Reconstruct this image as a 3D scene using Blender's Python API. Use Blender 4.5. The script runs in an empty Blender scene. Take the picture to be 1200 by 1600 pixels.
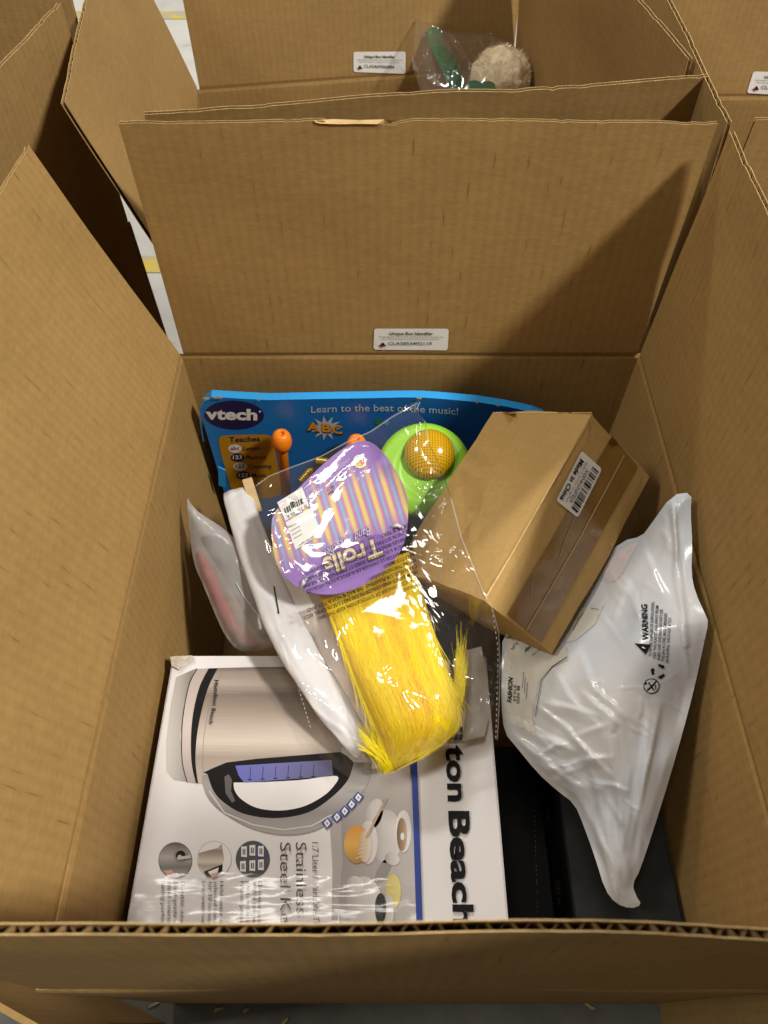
import bpy, bmesh, math, random
import numpy as np
from mathutils import Vector, Matrix
from mathutils.bvhtree import BVHTree
from mathutils.geometry import delaunay_2d_cdt, tessellate_polygon

random.seed(7)
rng = np.random.default_rng(7)
scene = bpy.context.scene
C = scene.collection

# ------------------------------------------------------------------ camera
CZ = 0.773                       # camera height above the warehouse floor
FPX = 1155.0                     # focal length in photo pixels (1200 x 1600)
TH = math.atan2(800.0, FPX)      # tilt away from straight down
SN, CS = math.sin(TH), math.cos(TH)
cam = bpy.data.cameras.new('camera')
cam.sensor_fit = 'VERTICAL'; cam.sensor_height = 36.0; cam.sensor_width = 27.0
cam.lens = 36.0 * FPX / 1600.0
cam.clip_start = 0.02; cam.clip_end = 100
cam.dof.use_dof = True; cam.dof.focus_distance = 0.58; cam.dof.aperture_fstop = 14.0
camo = bpy.data.objects.new('camera', cam); C.objects.link(camo)
camo.location = (0, 0, CZ); camo.rotation_euler = (TH, 0, 0)
scene.camera = camo

# ------------------------------------------------------------------ world and lamps
w = bpy.data.worlds.new('World'); scene.world = w; w.use_nodes = True
bg = w.node_tree.nodes['Background']
bg.inputs[0].default_value = (1.0, 0.95, 0.86, 1); bg.inputs[1].default_value = 0.10

def lamp(name, loc, aim, sx, sy, power, col):
    l = bpy.data.lights.new(name, 'AREA'); l.shape = 'RECTANGLE'
    l.size = sx; l.size_y = sy; l.energy = power; l.color = col
    o = bpy.data.objects.new(name, l); C.objects.link(o)
    o.location = loc
    o.rotation_euler = (Vector(aim) - Vector(loc)).to_track_quat('-Z', 'Y').to_euler()
    return o
lamp('overhead_lamp', (-0.55, 0.75, 4.6), (0, .3, .3), 1.5, 0.45, 40, (1, .95, .86))
lamp('overhead_lamp', (1.75, -.32, 2.7), (0, .35, .3), 0.26, 0.26, 93, (1, .95, .86))
lamp('overhead_lamp', (-1.9, .0, 2.7), (0, .35, .3), 0.5, 0.5, 30, (1, .95, .86))
lamp('overhead_lamp', (-0.8, 4.6, 4.6), (-.2, 1.6, 0), 1.2, 0.3, 150, (1, .96, .9))

scene.view_settings.view_transform = 'Standard'
scene.view_settings.look = 'None'
scene.view_settings.exposure = 0.12
scene.view_settings.gamma = 1.0
scene.render.engine = 'CYCLES'
scene.cycles.transparent_max_bounces = 24
scene.cycles.max_bounces = 10
scene.cycles.use_denoising = True

# ------------------------------------------------------------------ pixel -> place helpers
def ray(u, v):
    x = (u - 600.0) / FPX; y = (v - 800.0) / FPX
    return np.array([x, -y * CS + SN, -y * SN - CS])
def at(u, v, t):
    r = ray(u, v) * t
    return Vector((r[0], r[1], r[2] + CZ))
def atZ(u, v, Z): return at(u, v, (Z - CZ) / ray(u, v)[2])
def atY(u, v, Y): return at(u, v, Y / ray(u, v)[1])
def rays(uv):
    uv = np.asarray(uv, float)
    x = (uv[:, 0] - 600.0) / FPX; y = (uv[:, 1] - 800.0) / FPX
    return np.stack([x, -y * CS + SN, -y * SN - CS], 1)
def at_many(uv, t):
    p = rays(uv) * np.asarray(t)[:, None]; p[:, 2] += CZ
    return p

# ------------------------------------------------------------------ numpy noise
def _h(ix, iy, s):
    n = np.sin(ix * 127.1 + iy * 311.7 + s * 74.7) * 43758.5453
    return n - np.floor(n)
def vnoise(x, y, s=0):
    x = np.asarray(x, float); y = np.asarray(y, float)
    ix = np.floor(x); iy = np.floor(y); fx = x - ix; fy = y - iy
    fx = fx * fx * fx * (fx * (fx * 6 - 15) + 10); fy = fy * fy * fy * (fy * (fy * 6 - 15) + 10)
    a = _h(ix, iy, s); b = _h(ix + 1, iy, s); c = _h(ix, iy + 1, s); d = _h(ix + 1, iy + 1, s)
    return (a + (b - a) * fx + (c - a) * fy + (a - b - c + d) * fx * fy) * 2 - 1
def fbm(x, y, s=0, o=3):
    r = 0; a = 1
    for k in range(o):
        r = r + a * vnoise(x, y, s + k); x = x * 2.03 + 5.1; y = y * 2.03 + 1.7; a *= .5
    return r
def ridge(x, y, s=0):
    """creases: sharp ridges where noise crosses zero"""
    return 1 - np.minimum(1, np.abs(vnoise(x, y, s)) * 2.2)
def creases(V, lines):
    """sharp tent-shaped folds along given segments: (x0, y0, x1, y1, half width, height)"""
    out = np.zeros(len(V))
    for (x0, y0, x1, y1, wd, hg) in lines:
        ax, ay = x1 - x0, y1 - y0; L2 = ax * ax + ay * ay
        u = ((V[:, 0] - x0) * ax + (V[:, 1] - y0) * ay) / L2
        # the fold wanders a little
        off = ((V[:, 0] - x0) * -ay + (V[:, 1] - y0) * ax) / math.sqrt(L2) + 3.0 * vnoise(u * 3.1 + x0, u * 0 + y0, 3)
        out += hg * np.clip(1 - np.where(off > 0, off / wd, -off / (wd * .38)), 0, 1) * np.clip(1 - np.abs(2 * u - 1) ** 3, 0, 1) * (u > 0) * (u < 1)
    return out
def random_creases(seed, boxes):
    """boxes: (n, xlo, xhi, ylo, yhi, angle, spread, length lo, hi, width lo, hi, height lo, hi)"""
    r = random.Random(seed); L = []
    for (n, xa, xb, ya, yb, an, sp, la, lb, wa, wb, ha, hb) in boxes:
        for k in range(n):
            x, y = r.uniform(xa, xb), r.uniform(ya, yb); a = math.radians(an + r.gauss(0, sp)); l = r.uniform(la, lb) / 2
            L.append((x - l * math.cos(a), y - l * math.sin(a), x + l * math.cos(a), y + l * math.sin(a), r.uniform(wa, wb), r.uniform(ha, hb) * r.choice((1, 1, -.7))))
    return L
def rbf(pts):
    P = np.array(pts, float); n = len(P); S = 300.0
    def K(r): return np.where(r > 1e-9, r * r * np.log(np.maximum(r, 1e-9)), 0)
    xy = P[:, :2] / S
    A = np.zeros((n + 3, n + 3))
    A[:n, :n] = K(np.linalg.norm(xy[:, None] - xy[None], axis=2)) + np.eye(n) * 1e-4
    A[:n, n] = 1; A[:n, n + 1:] = xy; A[n, :n] = 1; A[n + 1:, :n] = xy.T
    wv = np.linalg.solve(A, np.concatenate([P[:, 2], np.zeros(3)]))
    def f(uv):
        q = np.asarray(uv, float) / S
        return K(np.linalg.norm(q[:, None] - xy[None], axis=2)) @ wv[:n] + wv[n] + q @ wv[n + 1:]
    return f

# ------------------------------------------------------------------ scene tree helpers
def tag(o, label=None, cat=None, group=None, kind=None):
    if label: o['label'] = label
    if cat: o['category'] = cat
    if group: o['group'] = group
    if kind: o['kind'] = kind
    return o
def thing(name, label, cat, loc=(0, 0, 0), group=None):
    o = bpy.data.objects.new(name, None); C.objects.link(o); o.location = loc
    o.empty_display_size = .02
    return tag(o, label, cat, group)
def mesh_obj(name, V, F, mats, parent=None, uv=None, smooth=False, mi=None):
    me = bpy.data.meshes.new(name)
    me.from_pydata([tuple(map(float, v)) for v in V], [], [tuple(map(int, f)) for f in F]); me.update()
    if not isinstance(mats, (list, tuple)): mats = [mats]
    for m in mats: me.materials.append(m)
    if mi is not None: me.polygons.foreach_set('material_index', np.array(mi, dtype=np.int32))
    if uv is not None:
        l = me.uv_layers.new(name='UVMap'); uvn = np.asarray(uv, dtype=np.float32)
        vi = np.zeros(len(me.loops), dtype=np.int32); me.loops.foreach_get('vertex_index', vi)
        l.data.foreach_set('uv', uvn[vi].ravel())
    if smooth: me.polygons.foreach_set('use_smooth', np.ones(len(me.polygons), dtype=bool))
    o = bpy.data.objects.new(name, me); C.objects.link(o)
    if parent is not None:
        o.parent = parent
        o.matrix_parent_inverse = Matrix.Translation(-Vector(tl(parent)))
    return o
def tl(p):
    v = Vector(p.location)
    while p.parent is not None:
        # children carry an inverse of their parent's offset, so only the top empty counts
        p = p.parent; v = Vector((0, 0, 0)) if p.parent is None else v
        return Vector((0, 0, 0))
    return v

# ------------------------------------------------------------------ materials
MATS = {}
def new_mat(name):
    m = bpy.data.materials.new(name); m.use_nodes = True
    nt = m.node_tree
    return m, nt, nt.nodes, nt.links, nt.nodes['Principled BSDF']
def mat(name, col, rough=.6, spec=.5, vary=.0, scale=40., bump=0., bscale=200., metal=0., trans=0., sheen=0., coat=0.):
    if name in MATS: return MATS[name]
    m, nt, N, L, P = new_mat(name)
    P.inputs['Base Color'].default_value = (*col, 1); P.inputs['Roughness'].default_value = rough
    P.inputs['Specular IOR Level'].default_value = spec; P.inputs['Metallic'].default_value = metal
    P.inputs['Transmission Weight'].default_value = trans; P.inputs['Coat Weight'].default_value = coat
    P.inputs['Sheen Weight'].default_value = sheen
    tc = N.new('ShaderNodeTexCoord')
    if vary:
        n = N.new('ShaderNodeTexNoise'); n.inputs['Scale'].default_value = scale; n.inputs['Detail'].default_value = 4
        L.new(tc.outputs['Object'], n.inputs['Vector'])
        r = N.new('ShaderNodeValToRGB')
        r.color_ramp.elements[0].position = .3; r.color_ramp.elements[1].position = .7
        r.color_ramp.elements[0].color = (*[c * (1 - vary) for c in col], 1)
        r.color_ramp.elements[1].color = (*[min(1, c * (1 + vary)) for c in col], 1)
        L.new(n.outputs['Fac'], r.inputs['Fac']); L.new(r.outputs['Color'], P.inputs['Base Color'])
    if bump:
        n2 = N.new('ShaderNodeTexNoise'); n2.inputs['Scale'].default_value = bscale; n2.inputs['Detail'].default_value = 3
        L.new(tc.outputs['Object'], n2.inputs['Vector'])
        b = N.new('ShaderNodeBump'); b.inputs['Strength'].default_value = bump; b.inputs['Distance'].default_value = .002
        L.new(n2.outputs['Fac'], b.inputs['Height']); L.new(b.outputs['Normal'], P.inputs['Normal'])
    MATS[name] = m
    return m

def kraft(name, col, dash=.6, vary=.10, rough=.78, flute=0.5):
    """kraft liner board: mottled fibre, flute lines washboarding through, short scuffed dashes along the flutes; UV in metres"""
    m, nt, N, L, P = new_mat(name)
    P.inputs['Roughness'].default_value = rough; P.inputs['Specular IOR Level'].default_value = .25
    uv = N.new('ShaderNodeUVMap')
    def noise(scale, sx, sy, detail=4, rough=.55):
        mp = N.new('ShaderNodeMapping'); mp.inputs['Scale'].default_value = (sx, sy, 1)
        L.new(uv.outputs['UV'], mp.inputs['Vector'])
        n = N.new('ShaderNodeTexNoise'); n.inputs['Scale'].default_value = scale
        n.inputs['Detail'].default_value = detail; n.inputs['Roughness'].default_value = rough
        L.new(mp.outputs['Vector'], n.inputs['Vector']); return n.outputs['Fac']
    def math_(op, a, b=None, c=None):
        x = N.new('ShaderNodeMath'); x.operation = op
        for i, q in enumerate((a, b, c)):
            if q is None: continue
            if isinstance(q, (int, float)): x.inputs[i].default_value = q
            else: L.new(q, x.inputs[i])
        return x.outputs[0]
    big = noise(9, 1, 1, 3); mid = noise(60, 1, 2.2, 5, .65); fine = noise(700, 1, 1, 2); fib = noise(260, .7, 1.3, 4, .7)
    s = math_('ADD', math_('MULTIPLY', big, .40), math_('MULTIPLY', mid, .42))
    s = math_('ADD', s, math_('MULTIPLY', fine, .16)); s = math_('ADD', s, math_('MULTIPLY', fib, .36))
    rp = N.new('ShaderNodeValToRGB')
    rp.color_ramp.elements[0].position = .47; rp.color_ramp.elements[1].position = .87
    rp.color_ramp.elements[0].color = (*[c * (1 - vary * 1.9) for c in col], 1)
    rp.color_ramp.elements[1].color = (*[c * (1 + vary * 1.6) for c in col], 1)
    L.new(s, rp.inputs['Fac'])
    # flute lines
    sep = N.new('ShaderNodeSeparateXYZ'); L.new(uv.outputs['UV'], sep.inputs[0])
    ph = math_('MULTIPLY', sep.outputs[0], 2 * math.pi / .0082)
    wv = math_('MULTIPLY', math_('ADD', math_('SINE', ph), 1), .5)
    line = math_('POWER', wv, 14)
    dn = noise(60, 7.0, .7, 1, .5); band = math_('MULTIPLY', wv, .20 * flute)
    dm = N.new('ShaderNodeMapRange'); dm.inputs['From Min'].default_value = .63; dm.inputs['From Max'].default_value = .71
    L.new(dn, dm.inputs['Value'])
    dark = math_('ADD', math_('MULTIPLY', math_('MULTIPLY', line, dm.outputs[0]), dash), band)
    mx = N.new('ShaderNodeMixRGB'); mx.inputs['Color2'].default_value = (*[c * .35 for c in col], 1)
    L.new(dark, mx.inputs['Fac']); L.new(rp.outputs['Color'], mx.inputs['Color1'])
    # tiny specks
    sp = noise(420, 1, 1, 1); sm = N.new('ShaderNodeMapRange')
    sm.inputs['From Min'].default_value = .74; sm.inputs['From Max'].default_value = .78; sm.inputs['To Max'].default_value = .45
    L.new(sp, sm.inputs['Value'])
    mx2 = N.new('ShaderNodeMixRGB'); mx2.inputs['Color2'].default_value = (*[c * .45 for c in col], 1)
    L.new(sm.outputs[0], mx2.inputs['Fac']); L.new(mx.outputs['Color'], mx2.inputs['Color1'])
    L.new(mx2.outputs['Color'], P.inputs['Base Color'])
    hgt = math_('ADD', math_('MULTIPLY', wv, .30 * flute), math_('ADD', math_('MULTIPLY', mid, .6), math_('MULTIPLY', fib, .5)))
    b = N.new('ShaderNodeBump'); b.inputs['Strength'].default_value = .35; b.inputs['Distance'].default_value = .0008
    L.new(hgt, b.inputs['Height']); L.new(b.outputs['Normal'], P.inputs['Normal'])
    MATS[name] = m
    return m

def film(name, tint=(1, 1, 1), rough=.06, haze=.02, gloss=1.2, bump=.5, bscale=90., hcol=(1, 1, 1), stretch=(1, 1, 1)):
    """thin clear plastic: see-through, fresnel gloss, a little milky scatter"""
    if name in MATS: return MATS[name]
    m = bpy.data.materials.new(name); m.use_nodes = True; nt = m.node_tree; N = nt.nodes; L = nt.links
    N.remove(N['Principled BSDF']); out = N['Material Output']
    tr = N.new('ShaderNodeBsdfTransparent'); tr.inputs[0].default_value = (*tint, 1)
    gl = N.new('ShaderNodeBsdfGlossy'); gl.inputs['Roughness'].default_value = rough
    df = N.new('ShaderNodeBsdfDiffuse'); df.inputs[0].default_value = (*hcol, 1)
    tc = N.new('ShaderNodeTexCoord'); mp = N.new('ShaderNodeMapping'); mp.inputs['Scale'].default_value = stretch
    L.new(tc.outputs['Object'], mp.inputs['Vector'])
    n = N.new('ShaderNodeTexNoise'); n.inputs['Scale'].default_value = bscale; n.inputs['Detail'].default_value = 2
    n.inputs['Distortion'].default_value = .6
    L.new(mp.outputs['Vector'], n.inputs['Vector'])
    b = N.new('ShaderNodeBump'); b.inputs['Strength'].default_value = bump; b.inputs['Distance'].default_value = .002
    L.new(n.outputs['Fac'], b.inputs['Height'])
    L.new(b.outputs['Normal'], gl.inputs['Normal'])
    lw = N.new('ShaderNodeLayerWeight'); lw.inputs['Blend'].default_value = .5; L.new(b.outputs['Normal'], lw.inputs['Normal'])
    pw = N.new('ShaderNodeMath'); pw.operation = 'POWER'; pw.inputs[1].default_value = 5; L.new(lw.outputs['Facing'], pw.inputs[0])
    mu = N.new('ShaderNodeMath'); mu.operation = 'MULTIPLY_ADD'; mu.use_clamp = True; mu.inputs[1].default_value = .6 * gloss; mu.inputs[2].default_value = .065 * gloss
    L.new(pw.outputs[0], mu.inputs[0])
    m1 = N.new('ShaderNodeMixShader'); m1.inputs[0].default_value = haze
    L.new(tr.outputs[0], m1.inputs[1]); L.new(df.outputs[0], m1.inputs[2])
    m2 = N.new('ShaderNodeMixShader'); L.new(mu.outputs[0], m2.inputs[0])
    L.new(m1.outputs[0], m2.inputs[1]); L.new(gl.outputs[0], m2.inputs[2])
    L.new(m2.outputs[0], out.inputs['Surface'])
    MATS[name] = m
    return m

KR = (.345, .213, .074)
kraft_main = kraft('kraft_board', KR)
kraft_back = kraft('kraft_board_plain', (.335, .208, .076), dash=.2)
kraft_small = kraft('kraft_light_board', (.47, .305, .112), dash=.0, vary=.07, flute=.15)
kraft_torn = mat('torn_kraft_paper', (.55, .38, .19), .9, .1, .12, 90, .3, 300)
cut_edge_m = mat('cut_board_edge', (.47, .33, .155), .9, .1, .25, 150)
fluting_m = mat('fluting_paper', (.36, .235, .11), .9, .1, .1, 120)
ink = mat('black_ink', (.009, .009, .010), .6, .1)
white_paper = mat('white_label_paper', (.78, .78, .78), .45, .4, .03, 60)
grey_ink = mat('grey_ink', (.055, .055, .06), .6, .1)
red_ink = mat('red_ink', (.30, .02, .02), .5, .3)

# ------------------------------------------------------------------ print (flat lettering and pictures laid on real surfaces)
_txt = {}
def text2d(body, bold=0., shear=0., res=3):
    key = (body, bold, shear)
    if key in _txt: return _txt[key]
    cu = bpy.data.curves.new('t', 'FONT'); cu.body = body; cu.offset = bold; cu.shear = shear
    cu.resolution_u = res; cu.size = 1.0
    o = bpy.data.objects.new('t', cu)
    me = o.to_mesh()
    V = np.array([v.co[:2] for v in me.vertices], float).reshape(-1, 2)
    F = [tuple(p.vertices) for p in me.polygons]
    o.to_mesh_clear(); bpy.data.objects.remove(o); bpy.data.curves.remove(cu)
    _txt[key] = (V, F)
    return V, F
CAP = 0.729
class Flat:
    def __init__(s, p0, p1, p2):
        s.o = np.array(p0); n = np.cross(np.array(p1) - s.o, np.array(p2) - s.o); n /= np.linalg.norm(n)
        if n @ (np.array([0, 0, CZ]) - s.o) < 0: n = -n
        s.n = n
    def map(s, uv, h):
        r = rays(uv); c = np.array([0, 0, CZ])
        t = ((s.o + s.n * h - c) @ s.n) / (r @ s.n)
        return c + r * t[:, None]
class Drape:
    def __init__(s, objs):
        V = []; F = []
        for o in objs:
            k = len(V); V += [o.matrix_world @ v.co if o.parent is None else v.co.copy() for v in o.data.vertices]
            F += [tuple(i + k for i in p.vertices) for p in o.data.polygons]
        s.b = BVHTree.FromPolygons(V, F)
    def depth(s, uv):
        out = []
        for r in rays(uv):
            L = np.linalg.norm(r); h = s.b.ray_cast(Vector((0, 0, CZ)), Vector(r / L))
            out.append(h[3] / L if h[0] is not None else np.nan)
        return np.array(out)
    def map(s, uv, h):
        d = s.depth(uv)
        if np.isnan(d).any():
            d = np.where(np.isnan(d), np.nanmedian(d) if not np.isnan(d).all() else .55, d)
        return at_many(uv, d - h)
class Print:
    def __init__(s, name, parent, surf, base=.0003):
        s.name, s.parent, s.surf, s.base = name, parent, surf, base
        s.V = []; s.F = []; s.mi = []; s.uv = []; s.mats = []; s.k = 1.7 if isinstance(surf, Drape) else 1.0
    def add(s, px, F, m, layer=0, uv=None):
        px = np.asarray(px, float)
        if len(px) == 0: return
        P = s.surf.map(px, (s.base + layer * .00022) * s.k)
        if m not in s.mats: s.mats.append(m)
        k = len(s.V); s.V += list(P); s.F += [tuple(i + k for i in f) for f in F]
        s.mi += [s.mats.index(m)] * len(F)
        if uv is None:
            lo = px.min(0); hi = px.max(0); uv = (px - lo) / np.maximum(hi - lo, 1e-6)
        s.uv += list(np.asarray(uv))
    def poly(s, px, m, layer=0, fine=0, uv=None):
        px = [tuple(p) for p in px]
        if fine:
            V, F = fill(px, fine); s.add(V, F, m, layer); return
        F = tessellate_polygon([[Vector((p[0], p[1], 0)) for p in px]])
        s.add(px, F, m, layer, uv)
    def ell(s, cx, cy, rx, ry, m, layer=0, rot=0, n=28, a0=0, a1=2 * math.pi):
        c, q = math.cos(rot), math.sin(rot); pts = []
        for k in range(n):
            a = a0 + (a1 - a0) * k / (n if a1 - a0 > 6.28 else n - 1)
            x, y = rx * math.cos(a), ry * math.sin(a); pts.append((cx + x * c - y * q, cy + x * q + y * c))
        s.poly(pts, m, layer)
    def line(s, pts, wd, m, layer=0):
        pts = np.array(pts, float); d = np.gradient(pts, axis=0); d /= np.maximum(np.linalg.norm(d, axis=1), 1e-9)[:, None]
        nn = np.stack([-d[:, 1], d[:, 0]], 1); wd = np.broadcast_to(wd, (len(pts),))[:, None] / 2
        V = np.concatenate([pts + nn * wd, pts - nn * wd]); n = len(pts)
        s.add(V, [(i, i + 1, n + i + 1, n + i) for i in range(n - 1)], m, layer)
    def text(s, body, p0, p1, up, m, layer=0, bold=0., shear=0., bend=None):
        """baseline p0 -> p1 in photo pixels, up = pixel vector of one capital height"""
        V, F = text2d(body, bold, shear)
        if len(V) == 0: return
        x0, x1 = V[:, 0].min(), V[:, 0].max()
        a = (V[:, 0] - x0) / (x1 - x0); b = V[:, 1] / CAP
        p0 = np.array(p0, float); p1 = np.array(p1, float); up = np.array(up, float)
        px = p0 + a[:, None] * (p1 - p0) + b[:, None] * up
        if bend: px = px + (np.sin(a * math.pi) * bend)[:, None] * up / np.linalg.norm(up)
        s.add(px, F, m, layer)
    def bars(s, q0, q1, q2, m, layer=0, n=26, seed=1):
        """bar code: bars spread along q0->q1, each running q0->q2"""
        r = random.Random(seed); q0, q1, q2 = map(lambda q: np.array(q, float), (q0, q1, q2)); x = 0.0
        ws = [r.choice((1, 1, 2, 3)) for k in range(2 * n)]; T = sum(ws)
        for k, wd in enumerate(ws):
            if k % 2 == 0:
                a = q0 + (q1 - q0) * x / T; b = q0 + (q1 - q0) * (x + wd) / T; e = q2 - q0
                s.add([a, b, b + e, a + e], [(0, 1, 2, 3)], m, layer)
            x += wd
    def build(s):
        o = mesh_obj(s.name, s.V, s.F, s.mats, s.parent, uv=s.uv, mi=s.mi)
        if s.name in ('lettering', 'perforated_edge', 'film_warning', 'small_print', 'warning_print', 'film_hem', 'feature_lettering', 'worn_edge', 'tape_crease', 'printed_marks', 'feature_pictures', 'barcode_panel', 'care_card', 'alphabet_burst', 'print_motif'): o['kind'] = 'stuff'
        return o

def resample(px, step, closed=True):
    out = []; n = len(px)
    for i in range(n if closed else n - 1):
        a = np.array(px[i], float); b = np.array(px[(i + 1) % n], float)
        k = max(1, int(np.linalg.norm(b - a) / step))
        for j in range(k): out.append(a + (b - a) * j / k)
    if not closed: out.append(np.array(px[-1], float))
    return np.array(out)
def smooth_loop(px, it=2):
    P = np.array(px, float)
    for _ in range(it):
        Q = np.roll(P, -1, 0); P = np.stack([P * .75 + Q * .25, P * .25 + Q * .75], 1).reshape(-1, 2)
    return P
def inside(P, poly):
    x, y = P[:, 0], P[:, 1]; r = np.zeros(len(P), bool); n = len(poly); j = n - 1
    for i in range(n):
        xi, yi = poly[i]; xj, yj = poly[j]
        c = ((yi > y) != (yj > y)) & (x < (xj - xi) * (y - yi) / ((yj - yi) or 1e-9) + xi); r ^= c; j = i
    return r
def edge_dist(P, poly):
    poly = np.asarray(poly); d = np.full(len(P), 1e9)
    for i in range(len(poly)):
        a = poly[i]; b = poly[(i + 1) % len(poly)]; ab = b - a; L = ab @ ab
        t = np.clip(((P - a) @ ab) / max(L, 1e-9), 0, 1); d = np.minimum(d, np.linalg.norm(P - a - t[:, None] * ab, axis=1))
    return d
def fill(px, step):
    """boundary polygon -> triangulated sheet with interior points, in pixel space"""
    B = resample(px, step); lo = B.min(0); hi = B.max(0)
    gx, gy = np.meshgrid(np.arange(lo[0], hi[0], step), np.arange(lo[1], hi[1], step * .87))
    gx = gx + (np.arange(gx.shape[0])[:, None] % 2) * step * .5
    G = np.stack([gx.ravel(), gy.ravel()], 1); G = G[inside(G, B)]
    G = G[edge_dist(G, B) > step * .45]
    V = np.concatenate([B, G]); n = len(B)
    r = delaunay_2d_cdt([Vector(v) for v in V], [(i, (i + 1) % n) for i in range(n)], [], 0, 1e-5)
    VV = np.array([tuple(v) for v in r[0]]); F = [tuple(f) for f in r[2]]
    cen = np.array([VV[list(f)].mean(0) for f in F]); ok = inside(cen, B)
    return VV, [f for f, k in zip(F, ok) if k]

def sheet(name, px, depth, m, parent=None, step=6, puff=0., radius=40., back=None, wrinkle=None, smooth=True, power=None):
    """a bag or film with its own front and back: outline (pixels of this view), a depth field, a pillow bulge and wrinkles"""
    V, F = fill(px, step); B = resample(px, step)
    d = edge_dist(V, B); prof = np.sqrt(np.clip(1 - (1 - np.clip(d / radius, 0, 1)) ** 2, 0, 1))
    if power: prof = 1 - (1 - np.clip(d / radius, 0, 1)) ** power
    t = depth(V); wr = wrinkle(V) if wrinkle else 0
    tf = t - puff * prof + wr * np.clip(d / 12., 0, 1)
    P = at_many(V, tf); n = len(V); FF = [tuple(f) for f in F]
    uvv = V / 100.
    if back is not None:
        Pb = at_many(V, t + back * prof + .00005); P = np.concatenate([P, Pb])
        FF += [tuple(n + i for i in reversed(f)) for f in F]
        uvv = np.concatenate([uvv, uvv])
    return mesh_obj(name, P, FF, m, parent, uv=uvv, smooth=smooth)

# ------------------------------------------------------------------ mesh helpers
def box_bm(lo, hi, bevel=.001, seg=2):
    bm = bmesh.new(); bmesh.ops.create_cube(bm, size=1)
    lo = Vector(lo); hi = Vector(hi); s = hi - lo; c = (lo + hi) / 2
    for v in bm.verts: v.co = Vector((v.co.x * s.x, v.co.y * s.y, v.co.z * s.z)) + c
    if bevel: bmesh.ops.bevel(bm, geom=bm.edges[:], offset=bevel, segments=seg, affect='EDGES')
    return bm
def bm_obj(name, bm, m, parent=None, smooth=False):
    V = [v.co.copy() for v in bm.verts]; bm.verts.index_update(); F = [[v.index for v in f.verts] for f in bm.faces]
    bm.free()
    V2 = np.array([tuple(v) for v in V]); uv = V2[:, :2]
    return mesh_obj(name, V, F, m, parent, uv=uv, smooth=smooth)
def frame_of(n):
    n = Vector(n).normalized(); a = Vector((0, 0, 1)) if abs(n.z) < .9 else Vector((1, 0, 0))
    x = a.cross(n).normalized(); return x, n.cross(x), n
def lathe(name, prof, org, axis, m, parent=None, seg=40, smooth=True):
    """profile [(radius, height)] turned about an axis"""
    x, y, n = frame_of(axis); V = []; F = []; org = Vector(org)
    for r, h in prof:
        for k in range(seg):
            a = 2 * math.pi * k / seg; V.append(org + n * h + (x * math.cos(a) + y * math.sin(a)) * r)
    for i in range(len(prof) - 1):
        for k in range(seg):
            F.append((i * seg + k, i * seg + (k + 1) % seg, (i + 1) * seg + (k + 1) % seg, (i + 1) * seg + k))
    F.append(tuple(range(seg - 1, -1, -1))); F.append(tuple((len(prof) - 1) * seg + k for k in range(seg)))
    return mesh_obj(name, V, F, m, parent, smooth=smooth)
def tube(name, pts, rad, m, parent=None, seg=10, smooth=True, flat=1.0, flat_n=(0, 0, 1)):
    pts = [Vector(p) for p in pts]; V = []; F = []; n = len(pts); rad = np.broadcast_to(rad, (n,))
    for i, p in enumerate(pts):
        d = (pts[min(i + 1, n - 1)] - pts[max(i - 1, 0)]).normalized()
        y = Vector(flat_n); y = (y - d * y.dot(d)).normalized(); x = d.cross(y)
        for k in range(seg):
            a = 2 * math.pi * k / seg; V.append(p + (x * math.cos(a) + y * math.sin(a) * flat) * rad[i])
    for i in range(n - 1):
        for k in range(seg): F.append((i * seg + k, i * seg + (k + 1) % seg, (i + 1) * seg + (k + 1) % seg, (i + 1) * seg + k))
    F.append(tuple(range(seg - 1, -1, -1))); F.append(tuple((n - 1) * seg + k for k in range(seg)))
    return mesh_obj(name, V, F, m, parent, smooth=smooth)

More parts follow.
